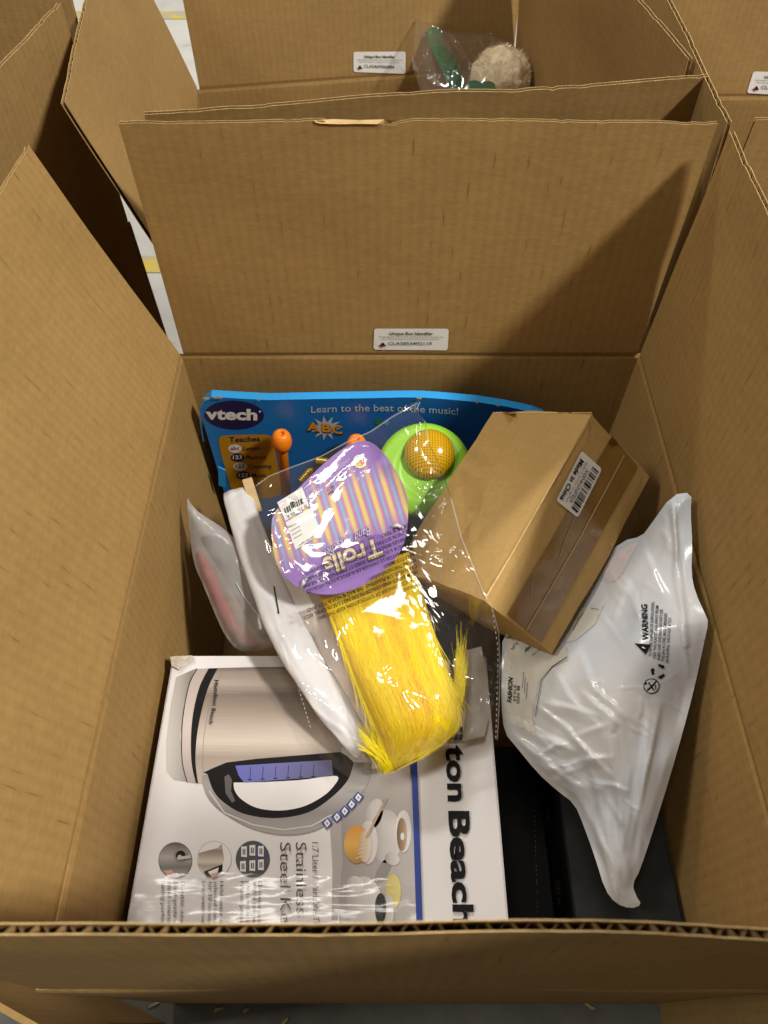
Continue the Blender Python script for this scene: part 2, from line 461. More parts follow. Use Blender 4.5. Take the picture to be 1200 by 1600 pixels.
# ------------------------------------------------------------------ corrugated board
TB = .0034; LIN = .00040; PITCH = .0082
def panel(name, p0, p1, up, L, n, m, parent, flutes=False, pinch0=False, pinch1=False, bow=0., warp=.0, rim=.0, seed=0, mf=None, crush=None):
    """one board panel: p0->p1 along its hinge, 'up' along its height, n its inner face normal; p0/p1 lie on the inner face"""
    p0 = np.array(p0, float); p1 = np.array(p1, float); up = np.array(up, float); up /= np.linalg.norm(up)
    n = np.array(n, float); n /= np.linalg.norm(n)
    W = np.linalg.norm(p1 - p0); hx = (p1 - p0) / W
    rr_ = random.Random(seed * 13 + 5); dents = [(rr_.random(), rr_.uniform(.004, .03), rr_.uniform(.0002, .0008)) for _ in range(9)] + [(rr_.random(), rr_.uniform(.0015, .006), rr_.uniform(.0004, .0012)) for _ in range(14)]
    def pos(s, t, h):
        s = np.asarray(s, float); t = np.asarray(t, float)
        th = np.ones_like(t)
        if pinch0: th = th * (.30 + .70 * np.clip(t * L / .0045, 0, 1) ** .7)
        if pinch1: th = th * (.30 + .70 * np.clip((1 - t) * L / .0045, 0, 1) ** .7)
        off = -TB / 2 + (h) * th
        if pinch0 or pinch1: off = off + 0
        bend = bow * np.sin(math.pi * s) * (t ** 1.5) + warp * fbm(s * 2.2 + seed, t * 1.8 + seed * .7, seed, 2) * t
        LL = L * (1 + rim * fbm(s * 5 + 3.3 * seed, s * 0 + seed, seed, 4) / max(L, 1e-6))
        tt = t * LL
        if flutes:
            for (sd, wd_, dp) in dents: tt = tt - dp * np.exp(-((s - sd) / wd_) ** 2) * np.clip((t - .9) * 10, 0, 1)
        if crush is not None:
            a, b, dep = crush; tt = tt - dep * np.clip(np.minimum(s - a, b - s) / .01, 0, 1) * (t > .97)
        return p0 + s[:, None] * W * hx + tt[:, None] * up + (off + bend)[:, None] * n
    ns = 100; nt = 16
    sg = np.linspace(0, 1, ns + 1)
    tg = np.concatenate([[0, .004 / L, .008 / L], np.linspace(.016 / L, 1 - .016 / L, nt), [1 - .008 / L, 1 - .004 / L, 1]])
    V = []; F = []; UV = []
    S, T = np.meshgrid(sg, tg); S = S.ravel(); T = T.ravel(); nr = len(tg); nc = len(sg)
    mi = []
    def liner(h0, h1):
        k = sum(len(a) for a in V)
        V.append(pos(S, T, h0)); V.append(pos(S, T, h1)); N0 = nr * nc
        for _ in range(2): UV.append(np.stack([S * W, T * L], 1))
        for i in range(nr - 1):
            for j in range(nc - 1):
                a = k + i * nc + j; q = (a, a + 1, a + nc + 1, a + nc)
                F.append(q); F.append(tuple(x + N0 for x in reversed(q)))
        loop = [j for j in range(nc)] + [i * nc + nc - 1 for i in range(1, nr)] + [(nr - 1) * nc + j for j in range(nc - 2, -1, -1)] + [i * nc for i in range(nr - 2, 0, -1)]
        mi.extend([0] * (len(F) - len(mi)))
        for a, b in zip(loop, loop[1:] + loop[:1]): F.append((k + b, k + a, k + a + N0, k + b + N0)); mi.append(2 if flutes else 0)
    if flutes:
        liner(TB / 2, TB / 2 - LIN); liner(-TB / 2 + LIN, -TB / 2)
        nf = int(W / PITCH * 10); s = np.linspace(.0015, .9985, nf); k = sum(len(a) for a in V)
        rows = [1 - .034 / L, 1 - .016 / L, 1 - .008 / L, 1 - .004 / L, 1 - .0010 / L]
        ph = rng.random() * 6
        for t in rows:
            amp = (TB / 2 - LIN * 1.0 - .00012) * (1 + .12 * vnoise(s * 37, s * 0 + 2, seed + 3))
            V.append(pos(s, np.full(nf, t), amp * np.clip(1.25 * np.sin(2 * math.pi * s * W / PITCH + ph + 1.0 * vnoise(s * 9, s * 0, seed) + .5 * vnoise(s * 40, s * 0, seed + 9)), -1, 1)))
            UV.append(np.stack([s * W, np.full(nf, t * L)], 1))
        for r in range(len(rows) - 1):
            for j in range(nf - 1):
                a = k + r * nf + j; F.append((a, a + 1, a + nf + 1, a + nf)); mi.append(1)
    else:
        liner(TB / 2, -TB / 2)
    o = mesh_obj(name, np.concatenate(V), F, [m, mf or fluting_m, cut_edge_m], parent, uv=np.concatenate(UV), mi=mi)
    return o

class Carton:
    """open regular slotted carton; (x, y) is the inner near-left corner"""
    def __init__(s, label, x, y, yaw, W, D, H, FL, lean, m, flutes=(1, 1, 1, 1), warp=.003, seed=1, bow=(0, 0, 0, 0), group='open cartons standing side by side on the warehouse floor', slot=.0015, flaps=(1, 1, 1, 1), name='cardboard_box', crush=None, trim=0.):
        s.t = thing(name, label, 'cardboard box', (x, y, 0), group)
        c, q = math.cos(yaw), math.sin(yaw); X = np.array([c, q, 0]); Y = np.array([-q, c, 0]); Z = np.array([0, 0, 1.])
        O = np.array([x, y, 0.]); s.O, s.X, s.Y = O, X, Y
        NL, NR, FLc, FR = O, O + X * W, O + Y * D, O + X * W + Y * D
        sides = [(NL, NR, Y, -Y, W), (FLc, FR, -Y, Y, W), (NL, FLc, X, -X, D), (NR, FR, -X, X, D)]  # near, far, left, right
        s.flap = []; s.wall = []
        for i, (a, b, nin, nout, ln) in enumerate(sides):
            u = (b - a) / ln
            ext = TB * .98 if i < 2 else 0.0
            s.wall.append(panel('wall', a - u * ext + Z * .004, b + u * ext + Z * .004, Z, H - .004, nin, m, s.t, pinch1=True, warp=.0015, seed=seed + i))
            if flaps[i]:
                la = math.radians(lean[i]); up = Z * math.cos(la) + nout * math.sin(la); nn = nin * math.cos(la) + Z * math.sin(la)
                s.flap.append(panel('flap', a + u * (slot + (trim if i == 2 else 0)) + Z * H, b - u * slot + Z * H, up, FL, nn, m, s.t, flutes=bool(flutes[i]), pinch0=True, warp=warp, seed=seed + 5 + i, bow=bow[i], rim=.0007, crush=crush if i == 1 else None))
            else: s.flap.append(None)
        e = TB * .9; bt = [O - X * e - Y * e, O + X * (W + e) - Y * e, O + X * (W + e) + Y * (D + e), O - X * e + Y * (D + e)]
        V = [p + Z * .0012 for p in bt] + [p + Z * .0038 for p in bt]
        mesh_obj('bottom', V, [(3, 2, 1, 0), (4, 5, 6, 7), (0, 1, 5, 4), (1, 2, 6, 5), (2, 3, 7, 6), (3, 0, 4, 7)], m, s.t,
                 uv=[(0, 0), (W, 0), (W, D), (0, D)] * 2)

def id_label(q, surf, parent, number, simple=False):
    """white sticker: q = its four photo corners TL, TR, BR, BL"""
    q = np.array(q, float); TLc, TR, BR, BL = q
    def P(a, b): return (TLc * (1 - a) + TR * a) * (1 - b) + (BL * (1 - a) + BR * a) * b
    pts = []
    for (cx, cy, a0) in ((.04, .13, 180), (.96, .13, 270), (.96, .87, 0), (.04, .87, 90)):
        for k in range(5):
            a = math.radians(a0 + k * 22.5); pts.append(tuple(P(cx + .035 * math.cos(a), cy + .115 * math.sin(a))))
    lab = Print('identifier_label', parent, surf, .0005); lab.poly(pts, white_paper, 0, fine=12); lo = lab.build()
    pr = Print('lettering', lo, surf, .0009)
    def tx(b, a0, a1, y, hgt, m, bold=0.): pr.text(b, P(a0, y), P(a1, y), P(a0, y - hgt) - P(a0, y), m, 0, bold)
    tx('Unique Box Identifier', .21, .79, .30, .13, ink, .022)
    tx('A photograph of the inside of this box and its contents has', .07, .93, .41, .055, grey_ink)
    tx('been documented for quality and security purposes.', .11, .88, .51, .055, grey_ink)
    tx(number, .20, .78, .76, .15, grey_ink, .004)
    pr.build()
    em = Print('emblem', lo, surf, .0009)
    em.poly([P(.06, .80), P(.10, .76), P(.115, .66), P(.135, .66), P(.155, .76), P(.18, .80), P(.145, .82), P(.13, .80), P(.11, .82)], ink)
    em.ell(*P(.12, .82), 2.2 * np.linalg.norm(TR - TLc) / 118, 2.2 * np.linalg.norm(TR - TLc) / 118, red_ink, 1, n=10)
    em.build()
    return lo

# ================================================================== SETTING
def build_floor():
    m, nt, N, L, P = new_mat('sealed_concrete')
    P.inputs['Roughness'].default_value = .5
    tc = N.new('ShaderNodeTexCoord')
    a = N.new('ShaderNodeTexNoise'); a.inputs['Scale'].default_value = 3; a.inputs['Detail'].default_value = 8; a.inputs['Roughness'].default_value = .65
    L.new(tc.outputs['Object'], a.inputs['Vector'])
    r = N.new('ShaderNodeValToRGB'); r.color_ramp.elements[0].position = .3; r.color_ramp.elements[1].position = .65
    r.color_ramp.elements[0].color = (.40, .39, .365, 1); r.color_ramp.elements[1].color = (.60, .59, .555, 1)
    L.new(a.outputs['Fac'], r.inputs['Fac'])
    v = N.new('ShaderNodeTexNoise'); v.inputs['Scale'].default_value = 14; v.inputs['Detail'].default_value = 6; v.inputs['Distortion'].default_value = 1.2
    L.new(tc.outputs['Object'], v.inputs['Vector'])
    mr = N.new('ShaderNodeMapRange'); mr.inputs['From Min'].default_value = .62; mr.inputs['From Max'].default_value = .72; mr.inputs['To Max'].default_value = .6
    L.new(v.outputs['Fac'], mr.inputs['Value'])
    mx = N.new('ShaderNodeMixRGB'); mx.inputs['Color2'].default_value = (.22, .21, .20, 1)
    L.new(mr.outputs[0], mx.inputs['Fac']); L.new(r.outputs['Color'], mx.inputs['Color1']); L.new(mx.outputs['Color'], P.inputs['Base Color'])
    f = mesh_obj('floor', [(-8, -6, 0), (8, -6, 0), (8, 12, 0), (-8, 12, 0)], [(0, 1, 2, 3)], m); f['kind'] = 'structure'
    g, nt, N, L, P = new_mat('shade_toned_concrete'); P.inputs['Roughness'].default_value = .6  # darker concrete for the near floor: its shade is put into the colour
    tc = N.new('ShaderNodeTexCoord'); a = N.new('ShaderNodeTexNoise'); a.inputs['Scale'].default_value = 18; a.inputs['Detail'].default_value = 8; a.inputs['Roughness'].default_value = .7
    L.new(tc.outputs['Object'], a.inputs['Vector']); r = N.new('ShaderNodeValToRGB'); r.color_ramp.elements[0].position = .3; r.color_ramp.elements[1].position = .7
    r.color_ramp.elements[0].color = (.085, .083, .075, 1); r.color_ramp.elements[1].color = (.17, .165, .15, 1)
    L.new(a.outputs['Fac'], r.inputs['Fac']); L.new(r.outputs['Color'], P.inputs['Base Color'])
    o = mesh_obj('shade_toned_floor', [(-8, -6, .0007), (8, -6, .0007), (8, .36, .0007), (-8, .36, .0007)], [(0, 1, 2, 3)], g); o['kind'] = 'structure'
    y, nt, N, L, P = new_mat('worn_yellow_line')
    P.inputs['Roughness'].default_value = .5
    tc = N.new('ShaderNodeTexCoord'); n = N.new('ShaderNodeTexNoise'); n.inputs['Scale'].default_value = 22; n.inputs['Detail'].default_value = 5
    L.new(tc.outputs['Object'], n.inputs['Vector']); r = N.new('ShaderNodeValToRGB')
    r.color_ramp.elements[0].position = .40; r.color_ramp.elements[1].position = .56
    r.color_ramp.elements[0].color = (.42, .38, .25, 1); r.color_ramp.elements[1].color = (.62, .46, .03, 1)
    L.new(n.outputs['Fac'], r.inputs['Fac']); L.new(r.outputs['Color'], P.inputs['Base Color'])
    for yy in (1.012, 1.951):
        o = mesh_obj('floor_line', [(-6, yy, .0012), (6, yy, .0012), (6, yy + .043, .0012), (-6, yy + .043, .0012)], [(0, 1, 2, 3)], y, f)
build_floor()

# ================================================================== CARTONS
H = .31; FL = .203
main = Carton('open brown carton in the middle filled with toys, a kettle box and bags', -.180, .018, 0, .407, .472, H, FL,
              (-2.2, 2.6, 18.0, 0.5), kraft_main, seed=3, warp=.0022, bow=(.0, -.004, -.004, .002), crush=(.34, .475, .0022))
sub = kraft_back
behind = Carton('open carton directly behind the middle one, holding a bag with green ribbon', -.168, .528, math.radians(8.5), .407, .444, H, FL,
                (5.0, 6.0, 16.5, -3.0), sub, seed=21, trim=.022)
rightb = Carton('open carton at the upper right corner with a label on its far flap', .250, .500, 0, .407, .45, H, FL,
                (-1, 6, 4, 6), sub, seed=41)
leftn = Carton('open carton at the upper left with its dark outer flap facing the middle carton', -.343 - .402, .229 + .064, math.radians(-9), .407, .467, H, FL,
               (3, 8, 6, 0.5), sub, seed=61)
rightn = Carton('carton to the right, its height added to block the right lamp, only its shadowed side showing at the lower right corner', .242, -.43, 0, .407, .47, .76, FL,
                (0, 0, 0, 0), sub, seed=81, flaps=(0, 0, 0, 0), flutes=(0, 0, 0, 0))  # seen side is real; unseen bulk made tall to shade near flap and floor

# peeled paper along the far rim of the middle carton
dr_main = Drape([main.flap[1]])
pt = Print('torn_liner_strip', main.flap[1], dr_main, .0006)
pt.poly([(490, 188), (520, 186), (560, 187.5), (600, 186.5), (617, 188), (612, 192), (590, 194), (560, 193.5), (530, 194), (500, 193), (493, 191)], kraft_torn, fine=10); pt.build()
id_label([(584, 513), (702, 513), (700, 548), (583, 547)], dr_main, main.t, 'CLAS853492119')
id_label([(552, 80.5), (634.5, 80), (634, 116), (552, 113)], Drape([behind.flap[1]]), behind.t, 'CLAS469586884')
id_label([(1177, 111), (1272, 114), (1272, 152), (1166, 146)], Drape([rightb.flap[1]]), rightb.t, 'CLAS702418356')

# loose board panel standing at the lower left
def loose_panel():
    t = thing('loose_cardboard', 'shadowed loose cardboard sheet standing at the lower left corner', 'cardboard sheet', (-.3, .05, 0))
    panel('board', (-.190, -.002, .001), (-.560, .148, .001), (0, 0, 1), .28, (-.375, -.927, 0), sub, t, seed=91, warp=.002)
loose_panel()

# chips of paper on the floor
chip = mat('paper_chip', (.45, .36, .2), .9, .2)
for k, (u, v) in enumerate(((283, 1546), (782, 1546), (753, 1543), (240, 1570), (342, 1578), (385, 1579), (920, 1571), (445, 1597))):
    p = atZ(u, v, .002); a = random.random() * 6; l = random.uniform(.003, .007); wd = .0012
    d = Vector((math.cos(a), math.sin(a), 0)); q = Vector((-d.y, d.x, 0))
    pts = [p - d * l - q * wd, p + d * l - q * wd * .4, p + d * l * .9 + q * wd, p - d * l * .6 + q * wd * 1.3]
    V = [x + Vector((0, 0, -.0005)) for x in pts] + [x + Vector((0, 0, .0004 + .001 * (i % 2))) for i, x in enumerate(pts)]
    o = mesh_obj('paper_scrap', V, [(3, 2, 1, 0), (4, 5, 6, 7), (0, 1, 5, 4), (1, 2, 6, 5), (2, 3, 7, 6), (3, 0, 4, 7)], chip)
    tag(o, ('tiny paper scrap on the floor at the left, just under the near flap', 'larger of two paper scraps right of centre under the near flap', 'smaller of two paper scraps right of centre under the near flap', 'leftmost tiny paper scrap on the dark floor',
            'left one of two close paper scraps low on the dark floor', 'right one of two close paper scraps low on the dark floor', 'rightmost tiny paper scrap on the dark floor', 'tiny paper scrap at the very bottom edge of the floor')[k], 'paper scrap', 'paper scraps on the floor')

# ================================================================== KETTLE BOX
card_white = mat('coated_white_card', (.70, .68, .69), .55, .35, .03, 25, .08, 60)
KZ = .21
def kettle_box():
    t = thing('kettle_box', 'white retail box printed with a stainless steel kettle, lying flat at the front', 'retail box', (-.045, .135, .005))
    lo = (-.1725, .0235, .005); hi = (.0835, .2475, KZ)
    body = bm_obj('carton_body', box_bm(lo, hi, .0013, 2), card_white, t)
    sf = Flat((0, 0, KZ), (1, 0, KZ), (0, 1, KZ))
    # materials of the printed picture
    def ramp_mat(name, stops, axis=1, rough=.5, noise=.0):
        m, nt, N, L, P = new_mat(name); P.inputs['Roughness'].default_value = rough
        uv = N.new('ShaderNodeUVMap'); sp = N.new('ShaderNodeSeparateXYZ'); L.new(uv.outputs['UV'], sp.inputs[0])
        r = N.new('ShaderNodeValToRGB'); e = r.color_ramp.elements
        for k, (p, c) in enumerate(stops):
            x = e[k] if k < 2 else e.new(p); x.position = p; x.color = (*c, 1)
        src = sp.outputs[axis]
        if noise:
            mp = N.new('ShaderNodeMapping'); mp.inputs['Scale'].default_value = (1.2, 60, 1) if axis == 1 else (60, 1.2, 1)
            L.new(uv.outputs['UV'], mp.inputs['Vector']); n = N.new('ShaderNodeTexNoise'); n.inputs['Scale'].default_value = 2
            L.new(mp.outputs['Vector'], n.inputs['Vector'])
            a = N.new('ShaderNodeMath'); a.operation = 'MULTIPLY_ADD'; a.inputs[1].default_value = noise
            L.new(n.outputs['Fac'], a.inputs[0])
            b = N.new('ShaderNodeMath'); b.operation = 'SUBTRACT'; b.inputs[1].default_value = noise / 2; L.new(src, b.inputs[0])
            L.new(b.outputs[0], a.inputs[2]); src = a.outputs[0]
        L.new(src, r.inputs['Fac']); L.new(r.outputs['Color'], P.inputs['Base Color']); return m
    steel = ramp_mat('printed_steel', [(0, (.13, .105, .09)), (.05, (.27, .22, .19)), (.15, (.38, .32, .28)), (.24, (.19, .15, .125)), (.38, (.30, .24, .20)), (.64, (.54, .47, .41)), (.78, (.32, .26, .215)), (1, (.47, .41, .36))], 1, .5, .10)
    rimst = ramp_mat('printed_steel_rim', [(0, (.38, .32, .30)), (.5, (.54, .46, .44)), (1, (.36, .31, .30))], 1)
    shade = ramp_mat('printed_soft_grey', [(0, (.55, .52, .51)), (.45, (.38, .35, .33)), (.8, (.20, .18, .17)), (1, (.30, .27, .26))], 0)
    handle_s = ramp_mat('printed_silver_handle', [(0, (.20, .18, .175)), (.35, (.34, .32, .31)), (.7, (.22, .20, .20)), (1, (.34, .32, .31))], 1)
    blue_lit = ramp_mat('printed_blue_window', [(0, (.10, .11, .46)), (.4, (.12, .12, .36)), (1, (.06, .05, .12))], 0)
    scene_m = ramp_mat('printed_table_scene', [(0, (.24, .21, .20)), (.35, (.30, .27, .26)), (.7, (.40, .37, .36)), (1, (.46, .43, .42))], 0, .5, .25)
    pblack = mat('printed_black', (.010, .009, .010), .6, .12)
    pblue = mat('printed_blue', (.018, .045, .26), .5, .3)
    o = lambda x, y: (190 + x / 2.927, 1000 + y / 2.927)
    q = lambda x, y: (480 + x / 3.158, 1120 + y / 3.158)
    Q = lambda L_: [o(*p) for p in L_]
    def cat(Lp, n=5):
        P_ = np.array(Lp, float); out_ = []
        for i in range(len(P_) - 1):
            p0, p1, p2, p3 = P_[max(i - 1, 0)], P_[i], P_[i + 1], P_[min(i + 2, len(P_) - 1)]
            for k in range(n):
                f = k / n; out_.append(tuple(.5 * ((2 * p1) + (-p0 + p2) * f + (2 * p0 - 5 * p1 + 4 * p2 - p3) * f * f + (-p0 + 3 * p1 - 3 * p2 + p3) * f ** 3)))
        return out_ + [tuple(P_[-1])]
    pic = Print('kettle_picture', t, sf, .0003)
    pic.poly(Q([(345, 128), (250, 170), (225, 300), (205, 460), (205, 600), (240, 640), (330, 652), (290, 600), (268, 440), (285, 290), (320, 170)]), shade, 0)
    ring = [(345, 132), (310, 200), (285, 320), (275, 430), (278, 560), (300, 650)]
    r2 = [(398, 130), (358, 210), (330, 320), (318, 430), (320, 560), (340, 654)]
    r3 = [(440, 128), (395, 220), (362, 340), (343, 450), (338, 560), (350, 655)]
    ring, r2, r3 = cat(ring), cat(r2), cat(r3)
    pic.poly(Q(ring + r2[::-1]), rimst, 1); pic.line(Q(ring), 1.2, pblack, 2)
    pic.poly(Q(r2 + r3[::-1]), pblack, 2)
    pic.poly(Q(r3 + [(372, 655), (374, 612), (480, 560), (620, 545), (900, 520), (1005, 515), (1010, 300), (1000, 128), (800, 122), (600, 124)]), steel, 1)
    pic.line(Q([(470, 128), (425, 220), (392, 340), (375, 450), (370, 560), (374, 612)]), .6, mat('printed_grey', (.22, .20, .19), .5, .3), 2)
    outer = [(368, 620), (378, 680), (410, 740), (480, 800), (600, 862), (740, 890), (880, 872), (1000, 800), (1090, 710), (1135, 630), (1140, 560)]
    mid = [(392, 612), (420, 690), (470, 745), (560, 795), (700, 815), (850, 790), (960, 720), (1035, 640), (1062, 560)]
    hole = [(512, 652), (640, 650), (820, 640), (984, 622), (960, 680), (900, 728), (820, 765), (720, 780), (620, 768), (550, 730), (518, 690)]
    outer, mid, hole = cat(outer), cat(mid), cat(hole + hole[:1])[:-1]
    pic.poly(Q(outer + mid[::-1]), handle_s, 3)
    pic.poly(Q(mid + [(1030, 530), (1000, 512), (900, 520), (620, 543), (480, 560), (420, 585), (374, 606)]), pblack, 2)
    pic.poly(Q(hole), card_white, 4)
    pic.poly(Q([(520, 575), (960, 548), (968, 622), (560, 652), (535, 620)]), blue_lit, 5)
    for k in range(6):
        x = 590 + k * 58; pic.line(Q([(x, 582 + k * -3), (x - 4, 640 - k * 3)]), .7, pblack, 6)
        pic.line(Q([(x - 12, 640 - k * 3), (x + 6, 638 - k * 3)]), 1.3, pblack, 6)
    for (cx, cy, a) in ((940, 838, -.7), (985, 810, -.75), (1020, 783, -.8), (1052, 752, -.85), (1083, 720, -.9)):
        for sz, m, ly in ((19, pblue, 5), (14, card_white, 6), (5, mat('printed_grey', (.2, .2, .2)), 7)):
            c, s_ = math.cos(a), math.sin(a)
            pic.poly(Q([(cx + (i * c - j * s_) * sz * (.75 if m is not pblue else 1), cy + (i * s_ + j * c) * sz) for i, j in ((-1, -1), (1, -1), (1, 1), (-1, 1))]), m, ly)
    pic.line(Q([(400, 690), (470, 790), (600, 845), (740, 868), (870, 850), (960, 800)]), 2.2, mat('printed_highlight', (.58, .56, .55), .5, .3), 4)
    pic.poly(Q([(470, 625), (490, 614), (505, 640), (500, 690), (520, 735), (505, 745), (475, 700)]), mat('printed_dark_grey', (.10, .09, .09), .5, .3), 4)
    pic.build()
    # feature pictures
    fp = Print('feature_pictures', t, sf, .0003)
    dk = ramp_mat('printed_dim_steel', [(0, (.05, .045, .04)), (.4, (.34, .31, .29)), (.7, (.12, .11, .10)), (1, (.40, .37, .34))], 1, .5, .3)
    fp.ell(*o(246, 1008), 26.5, 28.5, pblack, 0); fp.ell(*o(246, 1008), 25.8, 27.8, dk, 1)
    fp.ell(*o(270, 985), 11, 11, mat('printed_grey', (.22, .2, .19), .5, .3), 2); fp.ell(*o(270, 985), 7.5, 7.5, pblack, 3); fp.ell(*o(266, 990), 3, 3, rimst, 4)
    fp.line(Q([(255, 1000), (318, 990)]), 5, rimst, 5); fp.poly(Q([(195, 1055), (230, 1050), (245, 1075), (215, 1085)]), mat('printed_skin', (.55, .32, .24), .5, .3), 5)
    fp.ell(*o(424, 1003), 27, 28.5, mat('printed_grey', (.3, .3, .3), .5, .3), 0); fp.ell(*o(424, 1003), 26.4, 27.9, card_white, 1)
    fp.poly(Q([(352, 975), (440, 950), (458, 933), (468, 1000), (460, 1030), (375, 1060), (350, 1030)]), steel, 2)
    fp.poly(Q([(375, 1060), (462, 1025), (460, 1055), (420, 1085), (390, 1082)]), pblack, 3); fp.poly(Q([(395, 1060), (445, 1040), (440, 1060), (405, 1074)]), card_white, 4)
    fp.poly(Q([(405, 1075), (440, 1062), (436, 1082), (415, 1088)]), mat('printed_skin', (.55, .32, .24), .5, .3), 5)
    fp.ell(*o(600, 1002), 27, 29, mat('printed_grey', (.3, .3, .3), .5, .3), 0); fp.ell(*o(600, 1002), 26.4, 28.4, mat('printed_slate', (.05, .05, .055), .5, .3), 1)
    for (cx, cy, m) in ((560, 968, card_white), (598, 962, card_white), (637, 966, pblue), (555, 1035, card_white), (598, 1032, card_white), (637, 1028, card_white)):
        if m is pblue: fp.poly(Q([(cx - 17, cy - 28), (cx + 17, cy - 28), (cx + 17, cy + 28), (cx - 17, cy + 28)]), pblue, 2)
        fp.poly(Q([(cx - 13, cy - 23), (cx + 13, cy - 25), (cx + 13, cy + 25), (cx - 13, cy + 23)]), card_white, 3)
        for dx in (-4, 4): fp.line(Q([(cx + dx, cy - 13), (cx + dx, cy + 13)]), 1.5, pblack, 4)
    fp.build()
    # table scene on the right
    sc = Print('table_picture', t, sf, .0003)
    sc.poly([(545, 1205), (645, 1195), (651, 1470), (532, 1470), (524, 1330), (528, 1280)], scene_m, 0)
    cup = ramp_mat('printed_cup', [(0, (.30, .27, .26)), (.4, (.48, .45, .44)), (1, (.62, .59, .58))], 0)
    sc.ell(*q(390, 590), 25, 42, cup, 1); sc.ell(*q(330, 480), 13, 25, cup, 1, .3); sc.ell(*q(475, 565), 12.5, 33, card_white, 2)
    sc.ell(*q(467, 580), 8, 26, ramp_mat('printed_tea', [(0, (.10, .06, .03)), (.6, (.33, .20, .10)), (1, (.5, .38, .26))], 0), 3)
    sc.ell(*q(470, 590), 3, 6, card_white, 4)
    sc.ell(*q(420, 700), 12, 10, cup, 2, .5); sc.ell(*q(300, 620), 15, 34, cup, 2)
    sc.ell(*q(245, 630), 20, 30, ramp_mat('printed_honey', [(0, (.52, .20, .01)), (.5, (.62, .33, .03)), (1, (.30, .14, .02))], 1), 3)
    sc.ell(*q(285, 640), 10, 25, ramp_mat('printed_honey_glass', [(0, (.45, .28, .10)), (1, (.62, .55, .48))], 0), 4)
    for k in range(6): sc.line([q(240 + k * 8, 700 - k * 22), q(275 + k * 8, 685 - k * 22)], 1.2, mat('printed_pale_gold', (.66, .58, .46), .5, .3), 5)
    sc.line([q(392, 402), q(290, 598)], [3.2, 3.8], mat('printed_wood', (.42, .27, .15), .4), 6)
    sc.ell(*q(375, 760), 9, 24, mat('printed_grey_b', (.25, .23, .22), .5, .3), 1, .5)
    sc.ell(*q(425, 862), 12, 27, ramp_mat('printed_lemon', [(0, (.52, .40, .06)), (1, (.66, .58, .20))], 0), 3)
    sc.ell(*q(280, 920), 28, 42, cup, 2); sc.ell(*q(235, 830), 14, 14, cup, 3); sc.ell(*q(362, 945), 9, 24, pblack, 4); sc.ell(*q(400, 960), 9, 26, cup, 4)
    sc.poly([q(110, 500), q(165, 480), q(175, 700), q(150, 1000), q(120, 1000), q(125, 760)], mat('printed_grey_c', (.36, .33, .32), .5, .3), 1)
    sc.build()
    bs = Print('blue_stripe', t, sf, .0003)
    bs.poly([(640.5, 1120), (649.5, 1120), (661.5, 1480), (651.5, 1480)], pblue, 8); bs.build()
    # lettering
    tx = Print('brand_lettering', t, sf, .0004)
    tx.text('Beach', (701.5, 1267), (709.5, 1447), (32.5, 0), ink, 8, .03); tx.text('ton', (697, 1164), (700.8, 1252), (31.5, 0), ink, 8, .03)
    tx.text('Hamil', (690.5, 1022), (696, 1156), (30.5, 0), ink, 8, .03)
    tx.build(); tx = Print('title_lettering', t, sf, .0004)
    tx.text('Stainless', (462, 1316), (463, 1428), (17.5, .4), grey_ink, 8, -.008); tx.text('Steel Kettle', (437.5, 1316), (438, 1494), (17.5, .4), grey_ink, 8, -.008)
    tx.text('1.7 Liter / Variable Temperature', (487.5, 1316), (490, 1512), (10.3, .2), grey_ink, 8, -.004)
    tx.build(); tx = Print('feature_lettering', t, sf, .0004)
    fe = (((403.5, 'Eliminate guesswork'), (395.5, 'with 6 temperature'), (385.0, 'presets for tea and'), (375.5, 'French press coffee')),
          ((343.5, 'Hold water at your'), (334.0, 'selected temperature'), (325.5, 'for 30 minutes to'), (315.5, 'keep water warm')),
          ((282.5, 'Durable, double'), (271.5, 'food-grade stainless'), (262.0, 'steel interior for'), (252.0, 'lasting performance')))
    for g in fe:
        for x, b in g: tx.text(b, (x, 1377), (x - 1.5, 1377 + 5.15 * len(b)), (6.2, 0), grey_ink, 8)
    tx.build(); tx = Print('kettle_lettering', t, sf, .0004)
    tx.text('Hamilton Beach', (335.5, 1062), (326, 1131), (6.5, 1.0), ink, 8, .012, bend=2.0); tx.build()
    # clear packing tape over the near end, crinkled
    tape = film('crinkled_clear_tape', rough=.2, haze=.03, gloss=.9, bump=.40, bscale=55, stretch=(.35, 1.8, 1))
    V, F = fill([(224, 1366), (330, 1362), (470, 1368), (600, 1372), (648, 1385), (655, 1500), (190, 1500), (202, 1420)], 7)
    P = sf.map(V, .0036); P[:, 2] += .0010 * fbm(V[:, 0] / 60, V[:, 1] / 14, 3)
    mesh_obj('clear_tape', P, F, tape, t, uv=V / 100, smooth=True)
    # scuffed corner
    sc2 = Print('scuffed_corner', t, sf, .0006); sc2.poly([(266, 1026), (300, 1024), (306, 1030), (291, 1038), (281, 1047), (268, 1040)], mat('scuffed_card', (.50, .45, .38), .8, .2, .2, 300), 9); sc2.build()
    return t
kettle_box()

